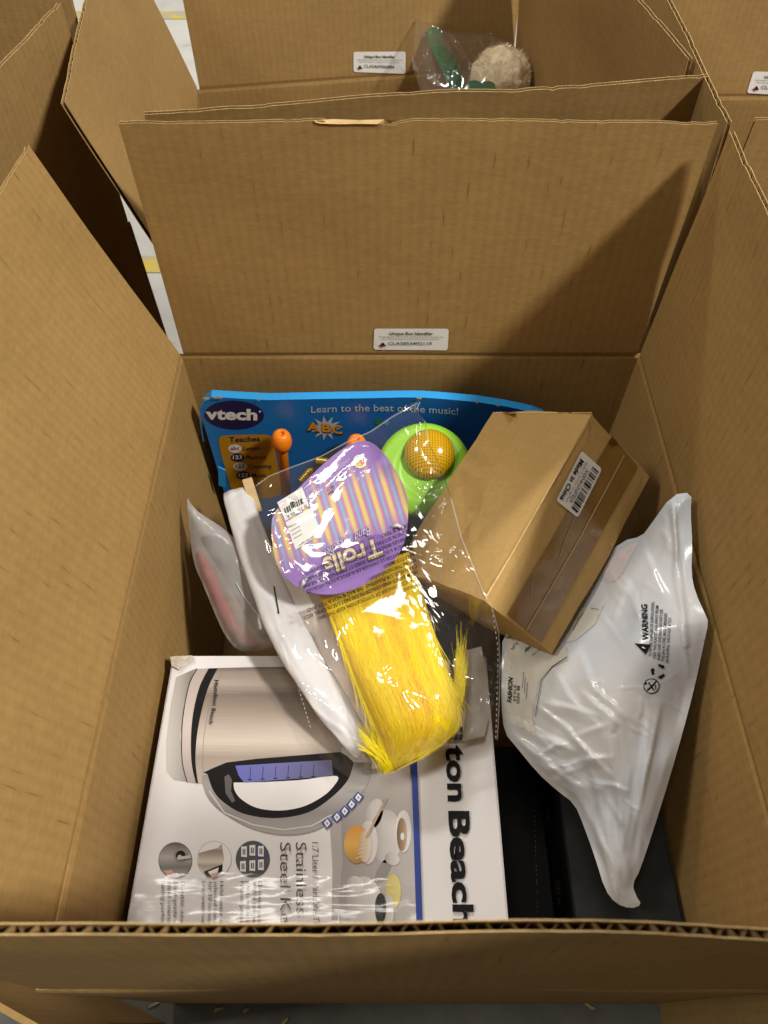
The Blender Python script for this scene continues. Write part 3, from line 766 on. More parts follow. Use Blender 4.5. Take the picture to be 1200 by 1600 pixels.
# ================================================================== BLUE TOY PACKAGE (against the far wall)
def toy_package():
    YF = .462
    t = thing('toy_package', 'blue drum toy package with orange sticks standing against the far inner wall', 'toy package', (0, YF, .004))
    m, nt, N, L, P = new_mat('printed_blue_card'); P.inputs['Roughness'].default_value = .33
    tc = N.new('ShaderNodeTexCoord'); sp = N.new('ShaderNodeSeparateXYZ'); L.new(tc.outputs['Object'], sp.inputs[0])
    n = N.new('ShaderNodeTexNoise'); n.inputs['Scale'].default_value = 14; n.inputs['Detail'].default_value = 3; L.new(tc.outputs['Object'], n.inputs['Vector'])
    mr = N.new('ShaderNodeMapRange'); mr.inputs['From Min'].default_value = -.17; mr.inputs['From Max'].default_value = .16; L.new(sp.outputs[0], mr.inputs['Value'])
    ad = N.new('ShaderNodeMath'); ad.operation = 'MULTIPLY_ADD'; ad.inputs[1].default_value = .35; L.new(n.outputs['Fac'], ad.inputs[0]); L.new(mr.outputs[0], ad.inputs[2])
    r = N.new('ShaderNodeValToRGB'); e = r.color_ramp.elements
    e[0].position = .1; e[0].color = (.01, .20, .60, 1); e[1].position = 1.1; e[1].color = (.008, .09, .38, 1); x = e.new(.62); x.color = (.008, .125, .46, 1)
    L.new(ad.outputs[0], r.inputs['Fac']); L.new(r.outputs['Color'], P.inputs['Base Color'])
    edge_b = mat('light_blue_edge', (.02, .30, .72), .35, .5)
    top = [(312, 634), (318, 622), (330, 613), (380, 616), (420, 618), (470, 617), (520, 616), (580, 615), (625, 614), (660, 614), (700, 617), (745, 621), (790, 628), (832, 637), (850, 644), (862, 660)]
    top = [(u, v + 7) for u, v in top]
    tp = [atY(u, v, YF) for u, v in top]
    out = [Vector((tp[0].x, YF, .008))] + tp + [Vector((tp[-1].x, YF, .008))]
    TK = .0075; k = len(out); yo = [(.000, 0), (TK, 0)]
    V = [(p.x, YF, p.z) for p in out] + [(p.x, YF + TK, p.z + .001) for p in out]
    F = []; mi = []
    for f in tessellate_polygon([[Vector((p.x, p.z, 0)) for p in out]]): F += [tuple(f), tuple(i + k for i in reversed(f))]; mi += [0, 0]
    for i in range(k): j = (i + 1) % k; F.append((i, j, j + k, i + k)); mi.append(1)
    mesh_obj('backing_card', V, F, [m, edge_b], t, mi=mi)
    fr = Flat((0, YF, 0), (1, YF, 0), (0, YF, 1))
    # worn white paper at the folded corners
    we = Print('worn_edge', t, Flat((0, YF, 0), (1, YF, 0), (0, YF, 1)), .0006)
    worn = mat('worn_card_edge', (.55, .5, .42), .9, .1, .3, 400)
    for (u, v, l) in ((322, 622, 7), (340, 620.5, 10), (404, 624, 3), (655, 621.5, 5), (745, 628, 3), (778, 633, 4), (829, 643, 7)):
        we.poly([(u - l, v + .6), (u - l * .3, v - 1.2), (u + l, v - .6), (u + l * .6, v + 2.2), (u - l * .4, v + 1.8)], worn, 6)
    we.line([(312, 642), (313, 660), (318, 690)], 1.6, edge_b, 6); we.build()
    navy = mat('navy_print', (.016, .012, .075), .3); wprint = mat('white_print', (.72, .74, .78), .35); gold = mat('gold_print', (.46, .23, .008), .38)
    lg = Print('logo', t, fr, .0004); lg.ell(366, 648.5, 46.5, 22.5, navy, 0, .03, 44)
    lg.text('vtech', (321, 654.5), (402, 656), (0, -17), wprint, 1, .04); lg.ell(406, 643, 1.6, 1.6, wprint, 1, n=10); lg.build()
    pn = Print('teaching_panel', t, fr, .0004)
    pn.poly(smooth_loop([(341, 694), (343, 682), (352, 680), (412, 678.5), (424, 681), (428, 694), (440, 760), (438, 778), (372, 780), (362, 770)], 2), gold, 0)
    pn.text('Teaches', (358, 691), (406, 689.5), (0, -8.5), navy, 1, .02)
    for k, (x, y, b, x1) in enumerate(((367, 701, 'Letters', 407), (371, 715, 'Phonics', 415), (375, 729, 'Counting', 424), (380, 743, 'Music', 416))):
        pn.ell(x, y, 10.5, 6.5, wprint if k % 2 == 0 else navy, 1); pn.text('abc' if k == 0 else '123', (x - 7, y + 2.5), (x + 7, y + 2), (0, -6), red_ink if k == 0 else (navy if k % 2 == 0 else wprint), 2, .01)
        pn.text(b, (x + 13, y + 3), (x1, y + 2), (.5, -6.2), navy, 1, .012)
    pn.build()
    sl = Print('slogan', t, fr, .0004); soft = mat('pale_blue_print', (.40, .50, .66), .4)
    sl.text('Learn to the beat of the music!', (486, 645), (716, 648), (0, -11), soft, 0, .006, bend=4); sl.build()
    ab = Print('alphabet_burst', t, fr, .0004); pts = []
    for k in range(22):
        a = 2 * math.pi * k / 22; rr = (27, 13)[k % 2]; pts.append((509 + rr * 1.0 * math.cos(a), 669 + rr * .72 * math.sin(a)))
    ab.poly(pts, mat('silver_print', (.42, .47, .55), .35), 0)
    for c, p0, p1 in (('A', (480, 672), (499, 674)), ('B', (503, 674), (517, 676)), ('C', (519, 676), (535, 678))):
        ab.text(c, (p0[0] + 1, p0[1] + 1.5), (p1[0] + 1, p1[1] + 1.5), (0, -14), navy, 1, .05); ab.text(c, p0, p1, (0, -13), mat('amber_print', (.66, .30, .01), .35), 2, .03)
    ab.build(); ab = Print('print_motif', t, fr, .0004)
    ab.poly([(584, 660), (590, 654), (597, 655), (596, 662), (589, 664)], mat('leaf_print', (.02, .16, .05), .4), 0)
    ab.poly([(598, 662), (604, 656), (609, 659), (606, 665)], mat('sky_print', (.05, .3, .6), .4), 0); ab.build()
    # side tab at lower left
    tb = [atY(341, 728, YF - .004), atY(352, 733, YF - .004), atY(353, 760, YF - .004), atY(342, 757, YF - .004)]
    Vt = [tuple(p) for p in tb] + [(p.x, p.y - .0015, p.z) for p in tb]
    mesh_obj('side_tab', Vt, [(0, 1, 2, 3), (7, 6, 5, 4), (0, 4, 5, 1), (1, 5, 6, 2), (2, 6, 7, 3), (3, 7, 4, 0)], edge_b, t)
    # drumsticks
    orange = mat('orange_plastic', (.80, .21, .006), .38, .45)
    for (u, v, u2, v2, rr) in ((440, 689, 450, 800, .0094), (557, 697, 556, 800, .0094)):
        top_ = atY(u, v, YF - .016); bot = atY(u2, v2, YF - .022); ax = (top_ - bot).normalized()
        st = lathe('drumstick', [(.0048, -.075), (.0050, -.012), (.0055, -.0105), (.0075, -.0095), (rr, -.003), (rr * 1.02, .001), (rr * .93, .006), (rr * .74, .0095), (rr * .5, .0108), (.0030, .0108), (.0026, .0085), (.0022, .007)], top_, ax, orange, t, 32)
    # drum pad
    ctr = at(664, 734, .655); nrm = Vector((0.02, -.52, .85)).normalized()
    lime = mat('lime_plastic', (.26, .56, .03), .42, .45, .03, 50)
    pad = lathe('drum_pad', [(.040, -.022), (.0425, -.014), (.0428, -.006), (.0415, -.002), (.038, .0005), (.030, .0010), (.0250, .0006), (.0242, -.0008), (.020, -.001)], ctr, nrm, lime, t, 64)
    m2, nt, N, L, P = new_mat('amber_lens'); P.inputs['Roughness'].default_value = .16; P.inputs['Base Color'].default_value = (.55, .34, .005, 1)
    tc = N.new('ShaderNodeTexCoord')
    br = N.new('ShaderNodeTexWave'); br.inputs['Scale'].default_value = 130; br.bands_direction = 'X'; L.new(tc.outputs['Object'], br.inputs['Vector'])
    b2 = N.new('ShaderNodeTexWave'); b2.inputs['Scale'].default_value = 150; b2.bands_direction = 'Y'; L.new(tc.outputs['Object'], b2.inputs['Vector'])
    mu = N.new('ShaderNodeMath'); mu.operation = 'MULTIPLY'; L.new(br.outputs['Fac'], mu.inputs[0]); L.new(b2.outputs['Fac'], mu.inputs[1])
    rp = N.new('ShaderNodeValToRGB'); rp.color_ramp.elements[0].position = .22; rp.color_ramp.elements[0].color = (.60, .36, .006, 1); rp.color_ramp.elements[1].position = .5; rp.color_ramp.elements[1].color = (.30, .16, .004, 1)
    L.new(mu.outputs[0], rp.inputs['Fac']); L.new(rp.outputs['Color'], P.inputs['Base Color']); P.inputs['Coat Weight'].default_value = .5
    c2 = ctr + nrm * .0005 + (at(672, 707, .65) - at(664, 734, .65)) * .9
    lathe('dome_lens', [(.0225, -.002)] + [(.0225 * math.cos(a), .0135 * math.sin(a)) for a in np.linspace(0, 1.5, 14)], c2, nrm, m2, pad, 48)
    return t, pad
toy, pad_o = toy_package()

# ================================================================== SMALL BROWN CARTON
def small_carton():
    B = np.array(at(928, 642, .55)); A = np.array(at(770, 642, .55 * 1.1754)); Cc = np.array(at(757, 937, .55 * .9346)); E = np.array(at(1015, 745, .55 * 1.0768))
    a, b, e = A - B, Cc - B, E - B
    # square the three edges up exactly
    b1 = b / np.linalg.norm(b); a1 = a - b1 * (a @ b1); a1 /= np.linalg.norm(a1); e1 = np.cross(a1, b1); e1 *= np.sign(e1 @ e)
    la, lb, le = np.linalg.norm(a), np.linalg.norm(b), np.linalg.norm(e)
    t = thing('shipping_box', 'small plain brown shipping box with clear tape and a white barcode label', 'box', tuple(B + b * .5 + e1 * le))
    bm = bmesh.new(); bmesh.ops.create_cube(bm, size=1)
    n = 10
    bmesh.ops.subdivide_edges(bm, edges=bm.edges[:], cuts=n, use_grid_fill=True)
    V = np.array([tuple(v.co) for v in bm.verts]) + .5
    # soft, slightly dented faces
    bul = .0018 * fbm(V[:, 0] * 2.2 + 3, V[:, 1] * 2.2 + V[:, 2], 5)
    W = B + V[:, :1] * la * a1 + V[:, 1:2] * lb * b1 + V[:, 2:] * le * e1
    cen = W.mean(0); W = W + (W - cen) / np.linalg.norm(W - cen, axis=1)[:, None] * bul[:, None]
    rnd = ((V < .001) | (V > .999)).sum(1) >= 2
    W[rnd] -= (W[rnd] - cen) * .008
    F = [[v.index for v in f.verts] for f in bm.faces]; bm.free()
    UV = np.stack([V[:, 0] * la + V[:, 2] * le, V[:, 1] * lb], 1)
    body = mesh_obj('carton_body', W, F, kraft_small, t, uv=UV)
    dr = Drape([body])
    def pe(s, k):     # end face: s along b, k along e  -> pixel
        p = B + b1 * lb * s + e1 * le * k; x, y, z = p[0], p[1], p[2] - CZ
        cz = SN * y - CS * z; cy = -CS * y - SN * z
        return (600 + FPX * x / cz, 800 + FPX * cy / cz)
    tapem, nt, N, L, P = new_mat('brown_tape'); P.inputs['Base Color'].default_value = (.21, .115, .028, 1); P.inputs['Roughness'].default_value = .22; P.inputs['Coat Weight'].default_value = .3
    tc = N.new('ShaderNodeTexCoord'); nz = N.new('ShaderNodeTexNoise'); nz.inputs['Scale'].default_value = 45; nz.inputs['Detail'].default_value = 4; L.new(tc.outputs['Object'], nz.inputs['Vector'])
    rp = N.new('ShaderNodeValToRGB'); rp.color_ramp.elements[0].position = .35; rp.color_ramp.elements[0].color = (.20, .108, .026, 1); rp.color_ramp.elements[1].position = .7; rp.color_ramp.elements[1].color = (.26, .15, .045, 1)
    L.new(nz.outputs['Fac'], rp.inputs['Fac']); L.new(rp.outputs['Color'], P.inputs['Base Color'])
    bp = N.new('ShaderNodeBump'); bp.inputs['Strength'].default_value = .5; bp.inputs['Distance'].default_value = .0015; L.new(nz.outputs['Fac'], bp.inputs['Height']); L.new(bp.outputs['Normal'], P.inputs['Normal'])
    tp = Print('brown_tape', t, dr, .0005); tp.poly([pe(.012, .33), pe(.012, .80), pe(.985, .80), pe(.985, .30)], tapem, 0, fine=14); tp.build()
    sm = Print('lid_seam', t, dr, .0005); sm.line(resample([pe(.03, .58), pe(.5, .60), pe(.985, .58)], 14, False), 2.4, mat('pale_board_edge', (.46, .31, .13), .6), 2); sm.build()
    cr = Print('tape_crease', t, dr, .0006); cm = mat('tape_crease', (.36, .235, .085), .3)
    cr.line([pe(.42, .42), pe(.55, .46), pe(.66, .52)], [.6, 1.6, .8], cm, 2); cr.line([pe(.80, .36), pe(.86, .45)], [1.2, .6], cm, 2); cr.build()
    we = Print('worn_edge', t, dr, .0005); wm_ = mat('worn_board_edge', (.62, .43, .19), .85, .1, .15, 200)
    we.line(resample([(926, 648), (860, 760), (800, 865), (760, 932)], 10, False), 2.2, wm_, 0); we.line(resample([(774, 645), (850, 645), (925, 645)], 10, False), 1.8, wm_, 0); we.build()
    # label
    q = np.array([(909, 704), (941, 733), (903, 809), (869, 782)], float)
    lb_ = Print('barcode_label', t, dr, .0008); cen = q.mean(0); lp = []
    for i in range(4):
        p, pv, nx = q[i], q[i - 1], q[(i + 1) % 4]
        d1 = (pv - p) / np.linalg.norm(pv - p); d2 = (nx - p) / np.linalg.norm(nx - p)
        lp += [p + d1 * 4, p + d1 * 1.2 + d2 * 1.2, p + d2 * 4]
    lb_.poly(lp, white_paper, 2, fine=10); lo = lb_.build()
    tx = Print('lettering', lo, dr, .0014); dn = (q[3] - q[0]); ac = (q[1] - q[0])
    def PP(a_, b_): return q[0] + a_ * ac + b_ * dn
    tx.text('Made in China', PP(.10, .12), PP(.09, .93), ac * .17, ink, 2, .03)
    tx.text('Big Brush Garment Storage Rack', PP(.36, .10), PP(.34, .90), ac * .06, grey_ink, 2)
    tx.text('X004GNFEJ5', PP(.46, .18), PP(.45, .84), ac * .14, grey_ink, 2)
    tx.bars(PP(.64, .08), PP(.64, .92), PP(.93, .08), ink, 2, 22, 5); tx.build()
    return t, body
small_t, small_body = small_carton()

# ================================================================== BLACK BOXES
def black_boxes():
    blk = mat('matt_black_card', (.006, .006, .0065), .6, .12, .2, 40); chc = mat('charcoal_card', (.018, .018, .018), .6, .15, .15, 60)
    t = thing('black_box', 'charcoal topped black box deep in the right near corner of the carton', 'box', (.18, .13, .005))
    bm_obj('carton_body', box_bm((.142, .024, .005), (.2225, .205, .148), .0012), blk, t)
    V = [(.1432, .0252, .1484), (.2213, .0252, .1484), (.2213, .2038, .1484), (.1432, .2038, .1484)]
    mesh_obj('lid_panel', V, [(0, 1, 2, 3)], chc, t)
    fx = Flat((.1418, 0, 0), (.1418, 1, 0), (.1418, 0, 1)); pr = Print('lettering', t, fx, .0004); g = mat('dim_grey_print', (.16, .155, .14), .5)
    pr.text('HIGH QUALITY', (842, 1262), (846, 1290), (6, 0), g); pr.text('FABRIC', (852, 1264), (856, 1288), (5, 0), g); pr.text('SIZE M', (868, 1376), (870, 1412), (7, 0), g); pr.build()
    t2 = thing('black_carton', 'low black carton with a worn edge beside the kettle box', 'box', (.112, .12, .005))
    bm_obj('carton_body', box_bm((.087, .024, .005), (.140, .212, .085), .0012), blk, t2)
    fz = Flat((0, 0, .085), (1, 0, .085), (0, 1, .085)); pr = Print('worn_edge', t2, fz, .0004)
    ed = mat('worn_black_edge', (.10, .095, .085), .7, .2, .4, 500)
    for k in range(26):
        y = 1245 + k * 7.5 + random.uniform(-2, 2); x = 834 + (y - 1245) * .035; pr.line([(x, y), (x + .2, y + random.uniform(1, 5))], random.uniform(.5, 1.3), ed)
    pr.build()
black_boxes()

def dark_pouch():
    t = thing('black_pouch', 'crumpled black plastic pouch in the dark gap below the small shipping box', 'pouch', tuple(at(715, 1010, .63)))
    d = rbf([(640, 880, .63), (790, 960, .635), (800, 1100, .62), (640, 1010, .625), (720, 1000, .615)])
    wr = lambda V: -.004 * ridge(V[:, 0] / 30, V[:, 1] / 40, 3) ** 2
    sheet('pouch_skin', smooth_loop([(630, 880), (700, 900), (800, 950), (806, 1080), (770, 1110), (690, 1020), (640, 1010)], 2), d, mat('black_plastic', (.012, .010, .008), .3, .4, .3, 60), t, 7, .008, 40, .01, wr)
dark_pouch()

# ================================================================== FROSTED BAG WITH PINK GARMENT (left, behind the kettle box)
def frosted_bag():
    t = thing('frosted_bag', 'frosted plastic bag with a pink item behind the kettle box', 'plastic bag', (-.14, .3, .15))
    d = rbf([(292, 775, .640), (300, 900, .640), (330, 960, .628), (372, 1016, .618), (440, 1010, .606), (430, 920, .608), (380, 850, .622), (335, 810, .632)])
    out = smooth_loop([(291, 772), (299, 790), (318, 806), (345, 822), (368, 842), (385, 868), (402, 900), (420, 940), (438, 985), (441, 1006), (420, 1013), (395, 1018), (372, 1018), (352, 995), (336, 960), (318, 915), (302, 880), (296, 830)], 2)
    wr = lambda V: .0022 * fbm(V[:, 0] / 55, V[:, 1] / 40, 4) + .0016 * ridge((V[:, 0] * .8 + V[:, 1] * .25) / 30, (V[:, 1] * .8 - V[:, 0] * .5) / 75, 8)
    sheet('bag_film', out, d, film('frosted_film', tint=(.9, .9, .92), rough=.24, haze=.42, gloss=.8, bump=.10, bscale=60, hcol=(.68, .68, .70)), t, 6, .016, 45, .004, wr)
    pink = mat('pink_fabric', (.58, .07, .11), .7, .2, .25, 60, .4, 150); dark = mat('slate_fabric', (.07, .075, .085), .7, .2, .3, 60)
    d2 = lambda V: d(V) + .001
    sheet('pink_garment', smooth_loop([(306, 858), (319, 864), (338, 900), (356, 945), (384, 985), (410, 1005), (398, 1013), (372, 1006), (348, 972), (330, 935), (312, 893)], 2), d2, pink, t, 5, .008, 18, .003, lambda V: -.001 * ridge(V[:, 0] / 16, V[:, 1] / 34, 3) ** 2 + .003 * fbm(V[:, 0] / 14, V[:, 1] / 20, 8))
    sheet('pink_strap', smooth_loop([(378, 880), (388, 884), (408, 925), (428, 975), (434, 1000), (424, 1004), (404, 950)], 2), d2, pink, t, 7, .007, 10, .003)
    sheet('grey_garment', smooth_loop([(312, 835), (345, 838), (375, 868), (400, 915), (420, 975), (424, 1000), (406, 1000), (370, 940), (345, 890), (318, 855)], 2), lambda V: d(V) + .003, dark, t, 8, .004, 18, .003)
    # zip seam
    pr = Print('seam', t, Drape([o for o in t.children if o.name.startswith('bag_film')]), .0006)
    pr.line([(369, 910), (380, 930), (398, 955), (418, 978), (436, 998)], 1.3, mat('white_seam', (.7, .7, .72), .4)); pr.build()
frosted_bag()

# ================================================================== WHITE ROLL and craft sticks
def white_roll():
    t = thing('white_roll', 'long rolled white packet in a clear sleeve beside the yellow hair', 'rolled packet', tuple(at(470, 1000, .58)))
    wm = mat('white_tissue', (.66, .66, .69), .4, .4, .06, 30, .3, 60)
    c = [(369, 768, .640), (388, 830, .622), (412, 900, .602), (440, 970, .582), (472, 1030, .566), (510, 1090, .552), (548, 1145, .545), (572, 1180, .543)]
    r = np.array([.0128, .0136, .0140, .0142, .0138, .0128, .011, .007])
    pts = []; rr = []
    for i in range(len(c) - 1):
        for k in range(8):
            a = k / 8; pts.append(at(*[c[i][j] * (1 - a) + c[i + 1][j] * a for j in range(3)])); rr.append(r[i] * (1 - a) + r[i + 1] * a)
    rr = np.array(rr) * (1 + .05 * fbm(np.arange(len(rr)) / 6., np.zeros(len(rr)), 3)); rr[0] *= .93
    o = tube('paper_roll', pts, rr, wm, t, 36, flat=.42, flat_n=(.25, -.35, .9))
    W = np.array([tuple(v.co) for v in o.data.vertices]); nn_ = np.array([.25, -.35, .9]); na_ = len(W) // 36
    ss = np.repeat(np.arange(na_), 36) / 7.; aa = np.tile(np.arange(36), na_) * 2 * math.pi / 36
    W += nn_ * (.0016 * ridge(ss * .45 + np.cos(aa) * .9, np.cos(aa) * 1.3 + 7, 4) ** 2 + .0010 * fbm(ss, np.cos(aa) * 1.5, 6))[:, None]
    o.data.vertices.foreach_set('co', W.ravel()); o.data.update()
    dr = Drape([o]); pr = Print('printed_marks', t, dr, .0005)
    pr.line([(428, 916), (432, 938), (435.5, 959)], 2.6, ink); pr.line([(418, 858), (432, 856)], .8, mat('pale_grey_print', (.4, .4, .42), .5)); pr.build()
    # pinkish packet lying along the roll, under the film
    d = rbf([(440, 880, .612), (470, 960, .592), (520, 1060, .566), (575, 1150, .551), (500, 930, .592), (560, 1060, .560)])
    pk = mat('pale_pink_packet', (.60, .53, .49), .4, .4, .12, 50, .3, 60)
    sheet('pink_packet', smooth_loop([(436, 870), (470, 880), (500, 930), (530, 1000), (565, 1080), (596, 1150), (590, 1180), (560, 1160), (520, 1100), (480, 1030), (455, 960)], 2), d, pk, t, 8, .005, 25, .004,
          lambda V: .002 * fbm(V[:, 0] / 30, V[:, 1] / 40, 9))
    # folded white corner of a label sheet
    sheet('label_sheet', [(419, 856), (442, 850), (470, 905), (492, 950), (446, 962), (430, 905)], lambda V: d(V) - .006, mat('white_label_sheet', (.74, .74, .75), .45, .4), t, 8, .0005, 20, .0006)
    wood = mat('pale_wood', (.55, .40, .21), .7, .2, .12, 60)
    s = thing('wooden_stick', 'pale wooden stick end poking up beside the white roll', 'stick', tuple(at(398, 800, .63)))
    bm = bmesh.new(); a = at(386, 749, .640); b_ = at(402, 800, .640); x, y, n = frame_of(b_ - a); L = (b_ - a).length
    bmesh.ops.create_cube(bm, size=1)
    for v in bm.verts: v.co = a + n * (v.co.z + .5) * L + x * v.co.x * .0075 + y * v.co.y * .0075
    bmesh.ops.bevel(bm, geom=bm.edges[:], offset=.0005, segments=1, affect='EDGES')
    bm_obj('stick_body', bm, wood, s)
    g = mat('gold_metal', (.62, .42, .05), .3, .5, metal=.8)
    for k, (u, v, u2, v2, tt) in enumerate(((470, 752, 489, 731, .622), (494, 719, 516, 722, .625))):
        th = thing('gold_screw', ('ridged gold screw in the film above the purple card', 'smooth gold pin tip above the purple card')[k], 'screw', tuple(at(u, v, tt)))
        p0, p1 = at(u, v, tt), at(u2, v2, tt); P = [p0.lerp(p1, i / 24) for i in range(25)]
        rad = [(.0030 + (.0007 * math.sin(i * 2.1) if k == 0 else 0)) * (1 if i < 20 else (25 - i) / 6) for i in range(25)]
        tube('shank', P, rad, g, th, 12)
white_roll()

# ================================================================== WIG in a clear bag with purple header card
def wig():
    t = thing('wig_packet', 'bright yellow hair piece with a purple striped card in a clear bag', 'wig packet', tuple(at(590, 980, .56)))
    # --- header card
    cf = Flat(atZ(425, 810, .296), atZ(637, 780, .300), atZ(540, 930, .278))
    outl = smooth_loop([(560, 693), (530, 708), (495, 738), (455, 776), (426, 800), (423, 830), (430, 880), (452, 912), (488, 931), (530, 933), (575, 914), (612, 884), (634, 848), (639, 800), (634, 765), (612, 725), (590, 700), (575, 692)], 2)
    m, nt, N, L, P = new_mat('purple_striped_card'); P.inputs['Roughness'].default_value = .35
    uv = N.new('ShaderNodeUVMap'); sp = N.new('ShaderNodeSeparateXYZ'); L.new(uv.outputs['UV'], sp.inputs[0])
    def mth(op, a, b=None):
        x = N.new('ShaderNodeMath'); x.operation = op
        for i, q in enumerate((a, b)):
            if q is None: continue
            if isinstance(q, (int, float)): x.inputs[i].default_value = q
            else: L.new(q, x.inputs[i])
        return x.outputs[0]
    fr = mth('FRACT', mth('MULTIPLY', sp.outputs[0], 1 / 21.5))
    r = N.new('ShaderNodeValToRGB'); e = r.color_ramp.elements
    st = [(0, (.66, .56, .12)), (.16, (.62, .50, .16)), (.30, (.50, .16, .34)), (.44, (.30, .20, .45)), (.60, (.20, .42, .55)), (.74, (.34, .20, .48)), (.87, (.55, .20, .33)), (1, (.66, .56, .12))]
    for k, (p, c) in enumerate(st):
        x = e[k] if k < 2 else e.new(p); x.position = p; x.color = (*c, 1)
    L.new(fr, r.inputs['Fac'])
    # where the stripes run: between the two purple bands, ends feathered stripe by stripe
    mpn = N.new('ShaderNodeMapping'); mpn.inputs['Scale'].default_value = (.12, .01, 1); L.new(uv.outputs['UV'], mpn.inputs['Vector'])
    nz = N.new('ShaderNodeTexNoise'); nz.inputs['Scale'].default_value = 1; L.new(mpn.outputs['Vector'], nz.inputs['Vector'])
    v2 = mth('ADD', sp.outputs[1], mth('MULTIPLY', mth('SUBTRACT', nz.outputs['Fac'], .5), 46))
    a = N.new('ShaderNodeMapRange'); a.inputs['From Min'].default_value = 22; a.inputs['From Max'].default_value = 62; L.new(v2, a.inputs['Value'])
    b = N.new('ShaderNodeMapRange'); b.inputs['From Min'].default_value = 150; b.inputs['From Max'].default_value = 112; L.new(v2, b.inputs['Value'])
    mx = N.new('ShaderNodeMixRGB'); mx.inputs['Color1'].default_value = (.235, .115, .42, 1)
    L.new(mth('MULTIPLY', a.outputs[0], b.outputs[0]), mx.inputs['Fac']); L.new(r.outputs['Color'], mx.inputs['Color2']); L.new(mx.outputs['Color'], P.inputs['Base Color'])
    V, F = fill(outl, 10); du = np.array([.955, -.297]); dv = np.array([.315, .949])
    UV = np.stack([(V - [500, 730]) @ du, (V - [500, 722]) @ dv], 1)
    # the left shoulder of the card is stripes right up to its edge
    Pf = cf.map(V, 0) + np.array([0, 0, 1.]) * (.0035 * np.sin((V[:, 0] - 430) / 210 * math.pi))[:, None]
    n = len(V); FF = [tuple(f) for f in F] + [tuple(i + n for i in reversed(f)) for f in F]
    hd = mesh_obj('header_card', np.concatenate([Pf, Pf - np.array([0, 0, .0006])]), FF, m, t, uv=np.concatenate([UV, UV]))
    dr = Drape([hd])
    wpr = mat('white_card_print', (.74, .74, .72), .4); lil = mat('lilac_print', (.62, .52, .76), .4); gld = mat('gold_letter_print', (.60, .42, .12), .35); dpur = mat('deep_purple_print', (.085, .03, .19), .4)
    st1 = Print('barcode_panel', hd, dr, .0005); st1.poly([(433, 785), (472, 761), (483, 790), (446, 814)], wpr, 0, fine=12)
    st1.bars((441, 788), (470, 771), (446, 803), ink, 1, 17, 3); st1.text('0 12345 6', (478, 788), (448, 806), (2, 4.5), grey_ink, 1)
    st1.poly([(446, 816), (487, 793), (502, 833), (462, 859)], wpr, 0, fine=12)
    for k in range(4): st1.line([(452 + k * 2.2, 824 + k * 6), (466 + k * 2.2, 816 + k * 6)], .8, grey_ink, 1)
    st1.text('scan for more', (492, 836), (466, 851), (1.5, 3), grey_ink, 1); st1.text('US', (454, 820), (448, 823), (1, 3), grey_ink, 1); st1.build()
    lt = Print('logo_lettering', hd, dr, .0005)
    lt.poly(smooth_loop([(606, 842), (595, 868), (560, 892), (510, 908), (492, 898), (504, 872), (550, 848), (590, 832)], 2), mat('violet_print', (.17, .07, .34), .4), 0, fine=12)
    lt.text('Trolls', (593, 838), (502, 872), (9, 31), dpur, 1, .07); lt.text('Trolls', (592, 840), (503, 873.5), (8, 27), gld, 2, .03); lt.text('Trolls', (591.5, 841), (503.5, 874.5), (7, 24), mat('silver_letter_print', (.66, .62, .64), .3), 3, -.012)
    lt.text('Band Together', (577, 822), (503, 861), (4, 13), dpur, 2, .05, .35); lt.text('Band Together', (577, 822), (503, 861), (4, 12.5), lil, 3, -.004, .35); lt.build()
    sm = Print('small_print', hd, dr, .0005)
    rain = [(.66, .05, .05), (.66, .40, .03), (.60, .58, .05), (.08, .45, .12), (.05, .3, .6), (.4, .08, .5)]
    sm.ell(562, 721, 10.5, 10.5, wpr, 0)
    for k, c in enumerate(rain): sm.ell(562 + 4.2 * math.cos(k * 1.047), 721 + 4.2 * math.sin(k * 1.047), 4.0, 4.0, mat('rainbow_%d' % k, c, .4), 1, n=12)
    sm.ell(534, 745, 7, 7, wpr, 0); sm.ell(534, 743, 4, 4.6, mat('purple_print', (.235, .115, .42), .4), 1)
    for k in range(3): sm.text('DreamWorks Animation merchandise', (546 - k * 3, 716 + k * 4.5), (506 - k * 3, 739 + k * 4.5), (1, 2.6), lil, 0)
    for k in range(3): sm.text('ages four and up', (500 - k * 4, 752 + k * 4), (482 - k * 4, 762 + k * 4), (.8, 2.4), lil, 0)
    sm.text('REF', (498, 763), (486, 772), (3, 10), lil, 0, .01); sm.text('ILLY', (521, 758), (510, 763), (1, 5), dpur, 0, .02); sm.text('REF', (521, 765), (512, 769), (1, 5), dpur, 0, .02)
    sm.build()
    tie = mat('clear_tie', (.6, .6, .66), .3)
    for (u, v, dx, dy) in ((621, 824, 9, 1), (476, 911, 5, -9)):
        p = cf.map([(u, v)], .003)[0]; e_ = cf.map([(u + dx, v + dy)], .003)[0]; s_ = cf.map([(u - dx, v - dy)], .002)[0]
        tube('plastic_tie', [s_, p + np.array([0, 0, .003]), e_], [.0011, .0016, .0011], tie, t, 8)
    # --- hair: a solid lock with strands laid over it
    hair_m, nt, N, L, P = new_mat('yellow_hair'); P.inputs['Roughness'].default_value = .45
    uvn = N.new('ShaderNodeUVMap'); s3 = N.new('ShaderNodeSeparateXYZ'); L.new(uvn.outputs['UV'], s3.inputs[0])
    rp = N.new('ShaderNodeValToRGB'); e = rp.color_ramp.elements
    e[0].position = 0; e[0].color = (.74, .36, .0, 1); e[1].position = 1; e[1].color = (.86, .76, .004, 1); x = e.new(.45); x.color = (.86, .60, .0, 1)
    L.new(s3.outputs[0], rp.inputs['Fac']); L.new(rp.outputs['Color'], P.inputs['Base Color']); P.inputs['Specular IOR Level'].default_value = .4
